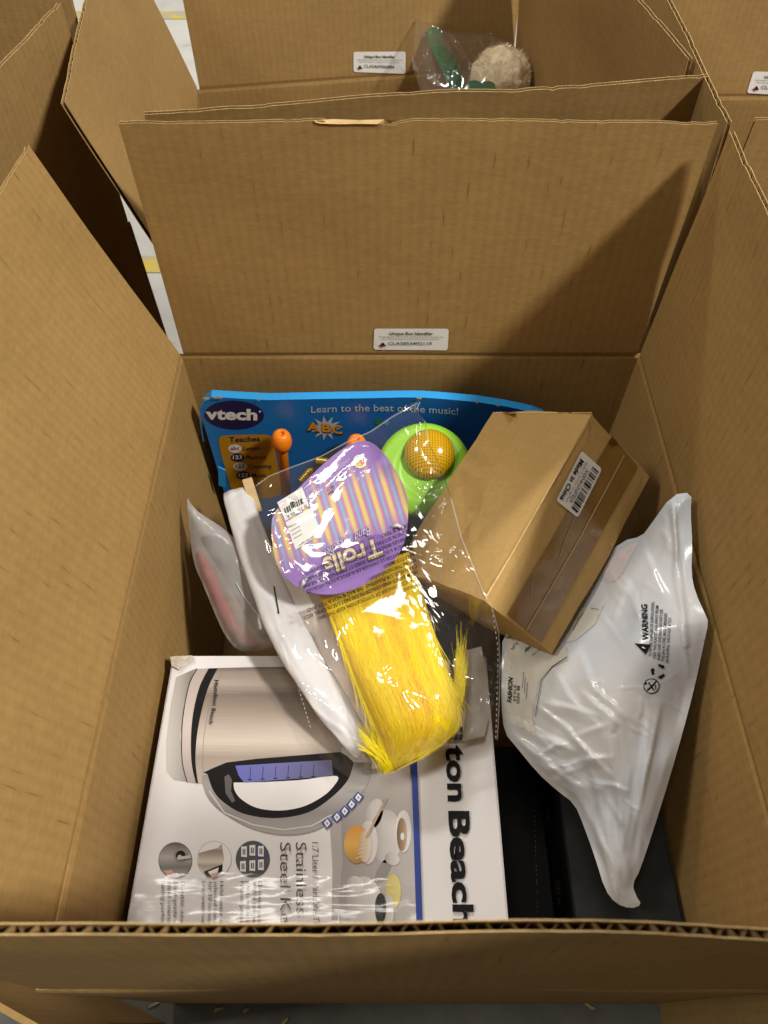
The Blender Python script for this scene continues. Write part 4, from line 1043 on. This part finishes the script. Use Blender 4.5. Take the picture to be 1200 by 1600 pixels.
    Lc = [(488, 905), (508, 950), (530, 1000), (553, 1060), (575, 1115), (590, 1150), (598, 1180), (606, 1206)]
    Rc = [(640, 862), (660, 925), (680, 1000), (702, 1065), (716, 1105), (712, 1140), (672, 1176), (618, 1204)]
    Zs = [(.252), (.257), (.258), (.254), (.247), (.241), (.232), (.224)]
    bl = [.006, .013, .021, .026, .026, .022, .014, .004]
    def curve(cp, s):
        cp = np.array(cp, float).reshape(len(cp), -1); x = np.clip(s, 0, 1) * (len(cp) - 1); i = np.minimum(x.astype(int), len(cp) - 2); f = (x - i)[:, None]
        p0 = cp[np.maximum(i - 1, 0)]; p1 = cp[i]; p2 = cp[i + 1]; p3 = cp[np.minimum(i + 2, len(cp) - 1)]
        return .5 * ((2 * p1) + (-p0 + p2) * f + (2 * p0 - 5 * p1 + 4 * p2 - p3) * f * f + (-p0 + 3 * p1 - 3 * p2 + p3) * f ** 3)
    def hp(s, a, lift=0.):
        px = curve(Lc, s) * (1 - a)[:, None] + curve(Rc, s) * a[:, None]
        z = curve(Zs, s)[:, 0]; b_ = curve(bl, s)[:, 0]
        zz = z + b_ * np.sqrt(np.clip(1 - (2 * a - 1) ** 2, 0, 1)) * .9 + lift
        r_ = rays(px); return at_many(px, (zz - CZ) / r_[:, 2])
    ns, na = 60, 70; S, A_ = np.meshgrid(np.linspace(0, 1, ns), np.linspace(0, 1, na), indexing='ij'); S = S.ravel(); A_ = A_.ravel()
    top = hp(S, A_, -.0008 + (.0024 * vnoise(A_ * 11 + .8 * np.sin(S * 5), S * 1.5, 3) + .0012 * vnoise(A_ * 30, S * 3, 8)) * np.sin(A_ * math.pi))
    pxb = curve(Lc, S) * (1 - A_)[:, None] + curve(Rc, S) * A_[:, None]
    zb = curve(Zs, S)[:, 0] - .6 * curve(bl, S)[:, 0] * np.sqrt(np.clip(1 - (2 * A_ - 1) ** 2, 0, 1)); zb = np.maximum(zb, np.where(pxb[:, 1] > 1000, .2125, .2))
    bot = at_many(pxb, (zb - CZ) / rays(pxb)[:, 2])
    N0 = ns * na; FF = []
    for i in range(ns - 1):
        for j in range(na - 1):
            q = (i * na + j, i * na + j + 1, (i + 1) * na + j + 1, (i + 1) * na + j); FF.append(q); FF.append(tuple(k + N0 for k in reversed(q)))
    FF.append(tuple(range(na - 1, -1, -1)) + tuple(N0 + k for k in range(na)))
    tone = np.clip(.45 + .25 * vnoise(A_ * 22 + .8 * np.sin(S * 4), S * 2, 6) + .35 * np.clip(S * 1.4 - .6, 0, 1), 0, 1)
    lock = mesh_obj('hair_lock', np.concatenate([top, bot]), FF, hair_m, t, uv=np.stack([np.concatenate([tone] * 2), np.concatenate([S] * 2)], 1), smooth=True)
    SV = []; SF = []; SU = []; g = 12
    cv = np.array([0, 0, CZ])
    def strand(P_, wd, tone):
        k = len(SV); d = np.gradient(P_, axis=0); vd = P_ - cv; sd = np.cross(d, vd); sd /= np.maximum(np.linalg.norm(sd, axis=1), 1e-9)[:, None]
        tp = np.sin(np.linspace(.25, math.pi * .98, len(P_))) ** .6; up_ = np.array([0, 0, 1.]) * wd * .5
        for i in range(len(P_)):
            SV.extend([P_[i] + sd[i] * wd * tp[i], P_[i] + up_ * tp[i], P_[i] - sd[i] * wd * tp[i]]); SU.extend([(tone, 0)] * 3)
        for i in range(len(P_) - 1):
            a0 = k + i * 3; SF.extend([(a0, a0 + 1, a0 + 4, a0 + 3), (a0 + 1, a0 + 2, a0 + 5, a0 + 4)])
    for k in range(9500):
        s0 = rng.random() ** 1.1 * .85; s1 = min(1.0, s0 + rng.uniform(.12, .45)); a0 = rng.random(); s = np.linspace(s0, s1, g)
        aa = np.clip(a0 + rng.normal(0, .05) * np.linspace(0, 1, g) ** 2 + .012 * np.sin(s * rng.uniform(10, 30) + rng.random() * 6), .0, 1.0)
        P_ = hp(s, aa, .0004 + .0016 * rng.random() * np.sin(np.linspace(0, math.pi, g)))
        strand(P_, rng.uniform(.00008, .00019), float(np.clip(.48 + .28 * vnoise(np.array([a0 * 12]), np.array([s0 * 2]), 6)[0] + rng.normal(0, .10) + .35 * max(0, s0 * 1.3 - .6), 0, 1)))
    for k in range(900):   # flyaways leaving the lock's edges
        sd_ = rng.random() < .6; s0 = rng.uniform(.15, .9); s = np.linspace(s0, min(1.03, s0 + rng.uniform(.1, .3)), g); dr_ = np.linspace(0, 1, g) ** 1.6 * abs(rng.normal(0, .05))
        aa = (1 - rng.random() * .08) + dr_ if sd_ else rng.random() * .08 - dr_
        sc_ = np.clip(s, 0, 1); px = curve(Lc, sc_) * (1 - aa)[:, None] + curve(Rc, sc_) * aa[:, None]
        zz = curve(Zs, sc_)[:, 0] + .004 + .006 * rng.random(); strand(at_many(px, (zz - CZ) / rays(px)[:, 2]), rng.uniform(.00008, .00018), rng.uniform(.4, 1))
    # stray wisps at the right, sweeping up from the tip
    for k in range(420):
        a0 = rng.random(); q0 = np.array([714 + 12 * rng.random() + rng.normal(0, 3), 1034 + rng.normal(0, 20)]); q1 = np.array([716 + rng.normal(0, 8) + 8 * a0, 1085 + rng.normal(0, 8)]); q2 = np.array([722 - 12 * a0 + rng.normal(0, 3), 1130 + rng.normal(0, 6)]); q3 = np.array([660 - 30 * rng.random(), 1178 + rng.normal(0, 5)])
        u_ = np.linspace(0, 1, g)[:, None]; px = (1 - u_) ** 3 * q0 + 3 * u_ * (1 - u_) ** 2 * q1 + 3 * u_ ** 2 * (1 - u_) * q2 + u_ ** 3 * q3
        zz = .246 + .012 * rng.random() - .012 * u_[:, 0]; P_ = at_many(px, (zz - CZ) / rays(px)[:, 2]); strand(P_, rng.uniform(.00010, .0002), rng.uniform(.6, 1))
    for k in range(260):   # fan of pale ends at the lower left
        q0 = np.array([600 + rng.normal(0, 8), 1150 + rng.normal(0, 12)]); q3 = np.array([604 + rng.normal(0, 7), 1204 + rng.normal(0, 4)]); mid_ = np.array([556 + 40 * rng.random(), 1128 + 45 * rng.random()])
        u_ = np.linspace(0, 1, g)[:, None]; px = (1 - u_) ** 2 * mid_ + 2 * u_ * (1 - u_) * (q0 * .3 + q3 * .7) + u_ ** 2 * q3
        zz = .238 + .012 * rng.random() - .014 * u_[:, 0]; P_ = at_many(px, (zz - CZ) / rays(px)[:, 2]); strand(P_, rng.uniform(.00010, .0002), rng.uniform(.6, 1))
    so = mesh_obj('hair_strands', SV, SF, hair_m, t, uv=SU, smooth=True); so['kind'] = 'stuff'
    # translucent white tag beside the hair
    tagm = mat('milky_plastic', (.52, .51, .48), .3, .4, .05, 40, .2, 60)
    sheet('milky_insert', [(728, 1016), (752, 1010), (762, 1060), (764, 1120), (757, 1150), (722, 1158), (728, 1110), (731, 1060)], lambda V: (.222 - CZ) / rays(V)[:, 2], tagm, t, 8, .002, 12, .002, lambda V: .001 * fbm(V[:, 0] / 20, V[:, 1] / 30, 2))
    return t, hd, lock
wig_t, header, lock = wig()

# ================================================================== WHITE POLY MAILER (right)
def mailer():
    t = thing('poly_bag', 'glossy white plastic garment bag with printed warning leaning on the right wall', 'plastic bag', tuple(at(960, 1250, .55)))
    d = rbf([(1080, 770, .530), (1045, 776, .535), (1107, 965, .502), (1085, 1100, .516), (1045, 1290, .520), (1000, 1416, .528), (945, 1390, .530), (900, 1255, .553), (850, 1190, .563), (788, 1110, .578), (786, 1010, .592), (870, 985, .582), (940, 890, .585), (985, 838, .572), (1010, 900, .548), (1000, 1000, .528), (960, 1120, .530), (980, 1280, .526)])
    out = smooth_loop([(1050, 773), (1081, 769), (1079, 800), (1082, 850), (1080, 895), (1086, 925), (1103, 962), (1107, 972), (1100, 1005), (1085, 1075), (1068, 1140), (1045, 1220), (1020, 1300), (1000, 1360), (988, 1382), (994, 1400), (1003, 1414), (985, 1420), (962, 1412), (945, 1390), (930, 1340), (912, 1290), (898, 1256), (870, 1235), (840, 1208), (805, 1165), (788, 1145), (783, 1100), (784, 1040), (785, 990), (820, 975), (870, 960), (905, 930), (935, 880), (972, 845), (1003, 838), (1015, 822)], 1)
    def wr(V):
        x, y = V[:, 0], V[:, 1]
        base = .0030 * fbm(x / 95, y / 110, 12, 2)
        cr = creases(V, CRS)
        seam = .0022 * np.exp(-((x - (1052 + .10 * (y - 800) - .00045 * np.maximum(y - 930, 0) ** 1.0)) / 4.5) ** 2) * (y < 1010)
        return base - .75 * cr - seam
    CRS = [(985, 1405, 862, 1165, 34, .0050), (975, 1390, 905, 1140, 26, .0045), (985, 1380, 945, 1110, 30, .004), (1000, 1360, 1012, 1090, 24, .004), (930, 1330, 880, 1225, 14, .0035),
           (786, 1120, 905, 1175, 22, .0055), (795, 1150, 930, 1245, 20, .0055), (820, 1090, 940, 1120, 18, .0035), (850, 1200, 960, 1180, 16, .004), (880, 1130, 960, 1215, 14, .0045), (905, 1215, 985, 1235, 12, .003), (835, 1175, 890, 1160, 10, .004),
           (1052, 785, 1062, 960, 8, .0035), (1062, 955, 1078, 1060, 8, .0025), (985, 905, 955, 970, 20, .004), (972, 915, 1010, 985, 22, .0035), (1036, 1090, 985, 1330, 16, .004), (940, 880, 985, 930, 16, .003), (1000, 850, 1040, 940, 22, .003), (900, 1010, 935, 1090, 26, .003), (860, 1040, 905, 1110, 20, .003)]
    CRS += random_creases(5, [(16, 800, 960, 1100, 1260, 35, 25, 60, 140, 9, 20, .001, .003), (12, 920, 1010, 1180, 1390, 75, 12, 80, 190, 8, 18, .001, .003),
                              (26, 930, 1060, 1040, 1260, 65, 35, 20, 70, 4, 8, .0005, .0012), (14, 940, 1090, 800, 1000, 70, 25, 40, 110, 6, 12, .0005, .0015)])
    pm, nt, N, L, P = new_mat('white_polythene'); P.inputs['Base Color'].default_value = (.70, .71, .735, 1); P.inputs['Roughness'].default_value = .22; P.inputs['Specular IOR Level'].default_value = .5
    P.inputs['Subsurface Weight'].default_value = .0
    tc = N.new('ShaderNodeTexCoord'); nz = N.new('ShaderNodeTexNoise'); nz.inputs['Scale'].default_value = 38; nz.inputs['Detail'].default_value = 3; nz.inputs['Distortion'].default_value = 1.2
    L.new(tc.outputs['Object'], nz.inputs['Vector']); bp = N.new('ShaderNodeBump'); bp.inputs['Strength'].default_value = .12; bp.inputs['Distance'].default_value = .003
    L.new(nz.outputs['Fac'], bp.inputs['Height']); L.new(bp.outputs['Normal'], P.inputs['Normal'])
    n2 = N.new('ShaderNodeTexNoise'); n2.inputs['Scale'].default_value = 14; L.new(tc.outputs['Object'], n2.inputs['Vector'])
    rp = N.new('ShaderNodeValToRGB'); rp.color_ramp.elements[0].position = .38; rp.color_ramp.elements[0].color = (.50, .545, .62, 1); rp.color_ramp.elements[1].position = .62; rp.color_ramp.elements[1].color = (.64, .655, .68, 1)
    L.new(n2.outputs['Fac'], rp.inputs['Fac']); L.new(rp.outputs['Color'], P.inputs['Base Color'])
    o = sheet('bag_film', out, d, pm, t, 3.4, .014, 110, .012, wr, power=1.2)
    dr = Drape([o])
    cream = mat('cream_card', (.60, .58, .52), .4, .4, .05, 50)
    ca = Print('care_card', t, dr, .0005)
    ca.poly([(790, 990), (845, 1018), (885, 1012), (888, 1030), (860, 1045), (842, 1066), (836, 1100), (832, 1120), (838, 1150), (800, 1130), (786, 1105), (787, 1040)], cream, 0, fine=7)
    ca.poly([(905, 950), (943, 945), (930, 975), (900, 1000), (884, 1004), (895, 975)], cream, 0, fine=7); co = ca.build()
    tx = Print('lettering', co, dr, .0010)
    tx.text('SKU: A', (801, 1016), (815, 996), (-3.6, -2.6), grey_ink, 1); tx.bars((819, 1019), (836, 1009), (822, 1012), ink, 1, 8, 9)
    tx.text('Nationwide', (832, 1024), (846, 1014), (-2.0, -1.4), grey_ink, 1)
    tx.text('FASHION', (799, 1098), (801, 1058), (-7, -.5), ink, 1, .03, .2); tx.text('STYLE', (806, 1096), (807, 1070), (-4.5, -.3), grey_ink, 1, .01); tx.text('SIZE M', (811, 1100), (812, 1072), (-4, -.3), grey_ink, 1, .01)
    for k in range(3): tx.line([(816 + k * 3, 1075 + k * 8), (818 + k * 3, 1050 + k * 8)], .7, grey_ink, 1)
    tx.line(resample([(886, 1026), (862, 1042), (846, 1062), (840, 1095), (836, 1120)], 8, False), 1.0, grey_ink, 1)
    tx.line([(922, 950), (936, 952)], .6, grey_ink, 1); tx.line([(895, 985), (905, 965), (912, 957)], .6, grey_ink, 1)
    tx.build()
    wn = Print('warning_print', t, dr, .0007)
    wn.text('WARNING', (1013, 1000), (1011, 944), (-9.5, 0), ink, 0, .03)
    for k, b in enumerate(('TO AVOID DANGER OF SUFFOCATION,', 'KEEP THIS PLASTIC BAG AWAY FROM', 'BABIES AND CHILDREN. DO NOT USE', 'THIS BAG IN CRIBS, BEDS, CARRIAGES', 'OR PLAYPENS. THIS IS NOT A TOY.')):
        x = 1018 + k * 6.6; wn.text(b, (x, 1026 + k * 2.5), (x + 4.5, 940 + k * 6), (-4.9, -.2), ink, 0, .012)
    wn.poly([(991, 1005), (1017, 1007), (1009, 1023)], ink, 0); wn.line([(1008, 1013), (1003, 1011)], 1.6, white_paper, 1)
    wn.ell(1018, 1072, 12.5, 12, ink, 0); wn.ell(1018, 1072, 11, 10.5, pm, 1)
    wn.line([(1011, 1079), (1018, 1073), (1026, 1064)], 2.6, ink, 2); wn.line([(1013, 1066), (1018, 1073), (1022, 1079)], 2.0, ink, 2); wn.ell(1009, 1068, 2.1, 2.1, ink, 2, n=10); wn.line([(1024, 1070), (1025, 1078)], 1.4, ink, 2)
    for k in range(3):
        for (cx, cy, sc_) in ((1029, 1049, 9.5), (1019, 1062, 0)):
            if not sc_: continue
            a = k * 2.094 + .5; a2 = a + 1.15
            wn.line([(cx + sc_ * math.cos(a + i * .19), cy + sc_ * math.sin(a + i * .19)) for i in range(7)], [4, 4, 4, 4, 6.5, 3.5, .4], ink, 0)
    wn.build()
    # pale pink garment showing through at the top left of the bag
    pg = Print('pink_tint', t, dr, .0004); pg.poly(smooth_loop([(946, 880), (975, 855), (1000, 845), (985, 872), (968, 905), (950, 912), (940, 900)], 2), mat('pale_pink_sheer', (.66, .60, .62), .3), 0, fine=7); pg.build()
    return o
bag_o = mailer()

# ================================================================== CLEAR FILM of the wig packet, draped over what lies below it
def wig_film():
    under = [o for o in bpy.data.objects if o.type == 'MESH' and o.name.split('.')[0] in ('header_card', 'hair_lock', 'paper_roll', 'pink_packet', 'drum_pad', 'dome_lens', 'carton_body', 'backing_card', 'milky_insert', 'drumstick', 'label_sheet', 'stick_body', 'shank')]
    bpy.context.view_layer.update()
    dr = Drape(under)
    out = [(655, 624), (650, 640), (664, 660), (668, 690), (690, 735), (706, 780), (722, 840), (742, 890), (757, 925), (770, 948), (780, 985), (783, 1040), (781, 1100), (778, 1158), (752, 1150), (722, 1160), (690, 1172), (640, 1196), (612, 1213), (590, 1206), (560, 1196), (545, 1215), (500, 1185), (487, 1150), (494, 1120), (470, 1100), (448, 1020), (430, 940), (412, 860), (400, 790), (398, 758), (420, 742), (455, 728), (500, 712), (540, 690), (580, 672), (610, 650)]
    step = 6.5; x0, y0, x1, y1 = 380, 610, 800, 1230
    gx = np.arange(x0, x1, step); gy = np.arange(y0, y1, step); X, Y = np.meshgrid(gx, gy)
    D = dr.depth(np.stack([X.ravel(), Y.ravel()], 1)).reshape(X.shape)
    D = np.where(np.isnan(D), .66, D); D = np.minimum(D, .64) - .0035
    E = D.copy()
    for it in range(1400):
        Pd = np.pad(E, 1, mode='edge'); av = (Pd[:-2, 1:-1] + Pd[2:, 1:-1] + Pd[1:-1, :-2] + Pd[1:-1, 2:]) / 4; E = np.minimum(D, av + .00003)
    def depth(V):
        fx = np.clip((V[:, 0] - x0) / step, 0, len(gx) - 1.001); fy = np.clip((V[:, 1] - y0) / step, 0, len(gy) - 1.001); i = fx.astype(int); j = fy.astype(int); a = fx - i; b = fy - j
        return E[j, i] * (1 - a) * (1 - b) + E[j, i + 1] * a * (1 - b) + E[j + 1, i] * (1 - a) * b + E[j + 1, i + 1] * a * b
    def wr(V):
        x, y = V[:, 0], V[:, 1]
        edge = np.clip(1.2 - edge_dist(V, np.array(out)) / 60., .25, 1)
        return -creases(V, CRF) * edge - .0008 * fbm(x / 60, y / 60, 22, 2)
    CRF = random_creases(14, [(60, 640, 775, 640, 1150, 65, 25, 50, 170, 6, 16, .0018, .0055), (16, 640, 740, 800, 900, 0, 40, 30, 90, 4, 8, .0012, .003), (14, 500, 640, 950, 1200, 50, 35, 40, 110, 5, 12, .001, .0028),
                              (14, 410, 520, 720, 860, -30, 30, 40, 110, 5, 11, .001, .003), (24, 430, 540, 880, 1200, 65, 14, 60, 180, 5, 14, .0014, .0040), (9, 460, 640, 720, 900, -25, 15, 60, 160, 4, 8, .0006, .0014), (14, 600, 720, 1000, 1130, 15, 40, 30, 90, 5, 10, .001, .003)])
    cf = film('clear_film', rough=.075, haze=.016, gloss=1.35, bump=.16, bscale=50)
    f = sheet('clear_bag', resample(out, 12), depth, cf, wig_t, 3.8, 0, 30, None, wr)
    df = Drape([f]); tx = Print('film_warning', f, df, .0005)
    dvec = np.array([-.925, .38]); upv = np.array([1.9, 5.6])
    lines = ['WARNING:', 'TO AVOID DANGER OF SUFFOCATION, KEEP THIS BAG', 'FROM BABIES AND CHILDREN. DO NOT USE IN CRIBS, BEDS', 'CARRIAGES, OR PLAYPENS. THE BAG IS NOT A TOY. AND', 'BEFORE THROWING AWAY.', 'AVERTISSEMENT:', 'AFIN D EVITER LE DANGER DE SUFFOCATION, VEUILLEZ', 'CE SAC A L ECART DES BEBES ET DES ENFANTS. NE PAS', 'DANS LES BERCEAUX, LITS, POUSSETTES ET LES PARCS', 'CE SAC N EST PAS UN JOUET. FAIRE UN NOEUD AVANT', 'DE LE JETER.']
    p = np.array([655., 909.])
    for k, b in enumerate(lines):
        q = p + np.array([-1.6, -9.2]) * k; tx.text(b, q, q + dvec * 3.78 * len(b), upv, ink, 0, .006)
    tx.build()
    pf = Print('perforated_edge', f, df, .0005); pm = mat('film_dash', (.55, .55, .55), .3)
    for k in range(24):
        y = 952 + k * 8.6; x = 772 + 9 * min(1, (y - 950) / 60) - max(0, y - 1040) * .03; pf.line([(x - 3, y), (x - 3, y + 4)], 1.4, pm)
    for k in range(20):
        y = 1000 + k * 7.0; x = 444 + (y - 1000) * .30; pf.line([(x, y), (x + 1.2, y + 3.6)], .9, pm)
    pf.build()
    he = Print('film_hem', f, df, .0004); hm = film('film_hem', rough=.1, haze=.28, gloss=2.0, bump=.0, hcol=(.8, .8, .8))
    he.line(resample([(656, 628), (651, 640), (665, 661), (669, 690), (691, 736), (705, 780), (721, 840), (741, 890), (756, 926), (769, 950), (779, 986), (781.5, 1040), (780, 1100), (777, 1155)], 6, False), 1.8, hm)
    he.line(resample([(652, 630), (612, 652), (580, 674), (540, 692), (500, 714), (456, 730), (421, 744), (400, 759)], 6, False), 1.5, hm); he.build()
wig_film()

# ================================================================== BAG WITH GREEN RIBBON in the carton behind
def ribbon_bag():
    t = thing('ribbon_bag', 'clear bag with beige fluffy toy and green ribbon in the carton behind', 'plastic bag', tuple(at(740, 130, .9)))
    base = rbf([(650, 30, .915), (830, 100, .91), (650, 180, .86), (830, 180, .87), (740, 100, .89)])
    out = [(648, 27), (668, 33), (690, 44), (715, 50), (740, 50), (762, 49), (790, 62), (810, 78), (822, 95), (825, 130), (824, 190), (668, 200), (656, 140), (645, 105), (643, 75)]
    plush = mat('beige_plush', (.80, .68, .48), .9, .1, .2, 90)
    # fluffy body with tufts
    ctr = at(782, 125, .90); bm = bmesh.new(); bmesh.ops.create_icosphere(bm, subdivisions=5, radius=1)
    V = np.array([tuple(v.co) for v in bm.verts]); F = [[v.index for v in f.verts] for f in bm.faces]; bm.free()
    nn = 1 + .07 * fbm(V[:, 0] * 3 + V[:, 2] * 2, V[:, 1] * 3 - V[:, 2] * 3, 3) + .02 * fbm(V[:, 0] * 12, V[:, 1] * 12 + V[:, 2] * 9, 5)
    W = V * nn[:, None] * np.array([.036, .034, .036]) + np.array(ctr); mesh_obj('plush_toy', W, F, plush, t, smooth=True)
    SV = []; SF = []
    for k in range(2600):
        v = V[rng.integers(len(V))]; p = np.array(ctr) + v * np.array([.036, .034, .036]) * .98; d = v + rng.normal(0, .6, 3); d /= np.linalg.norm(d); l = rng.uniform(.003, .007)
        s_ = np.cross(d, rng.normal(0, 1, 3)); s_ /= np.linalg.norm(s_); k0 = len(SV); SV += [p - s_ * .0003, p + s_ * .0003, p + d * l]; SF.append((k0, k0 + 1, k0 + 2))
    fo = mesh_obj('plush_fur', SV, SF, plush, t); fo['kind'] = 'stuff'
    gm = mat('green_ribbon', (.004, .10, .035), .22, .5, .15, 40)
    d2 = lambda V: base(V) + .004 - .006 * np.sin(V[:, 1] / 14.)
    sheet('ribbon', smooth_loop([(667, 44), (684, 42), (690, 44), (694, 62), (700, 82), (714, 92), (720, 112), (726, 150), (716, 180), (706, 150), (696, 122), (686, 100), (676, 84), (670, 64)], 2), d2, gm, t, 4, .001, 10, .001)
    sheet('ribbon_end', smooth_loop([(724, 134), (738, 124), (752, 128), (768, 126), (776, 134), (770, 160), (728, 160)], 1), lambda V: base(V) - .022, gm, t, 5, .002, 10, .002)
    CRB = random_creases(3, [(26, 645, 720, 30, 150, 70, 25, 30, 90, 4, 9, .003, .009), (16, 720, 820, 50, 120, -40, 25, 30, 80, 4, 9, .003, .008)])
    wr = lambda V: -creases(V, CRB)
    sheet('bag_film', out, lambda V: base(V), film('bag_clear_film', rough=.07, haze=.02, gloss=1.6, bump=.30, bscale=45), t, 3, .030, 60, .01, wr)
ribbon_bag()
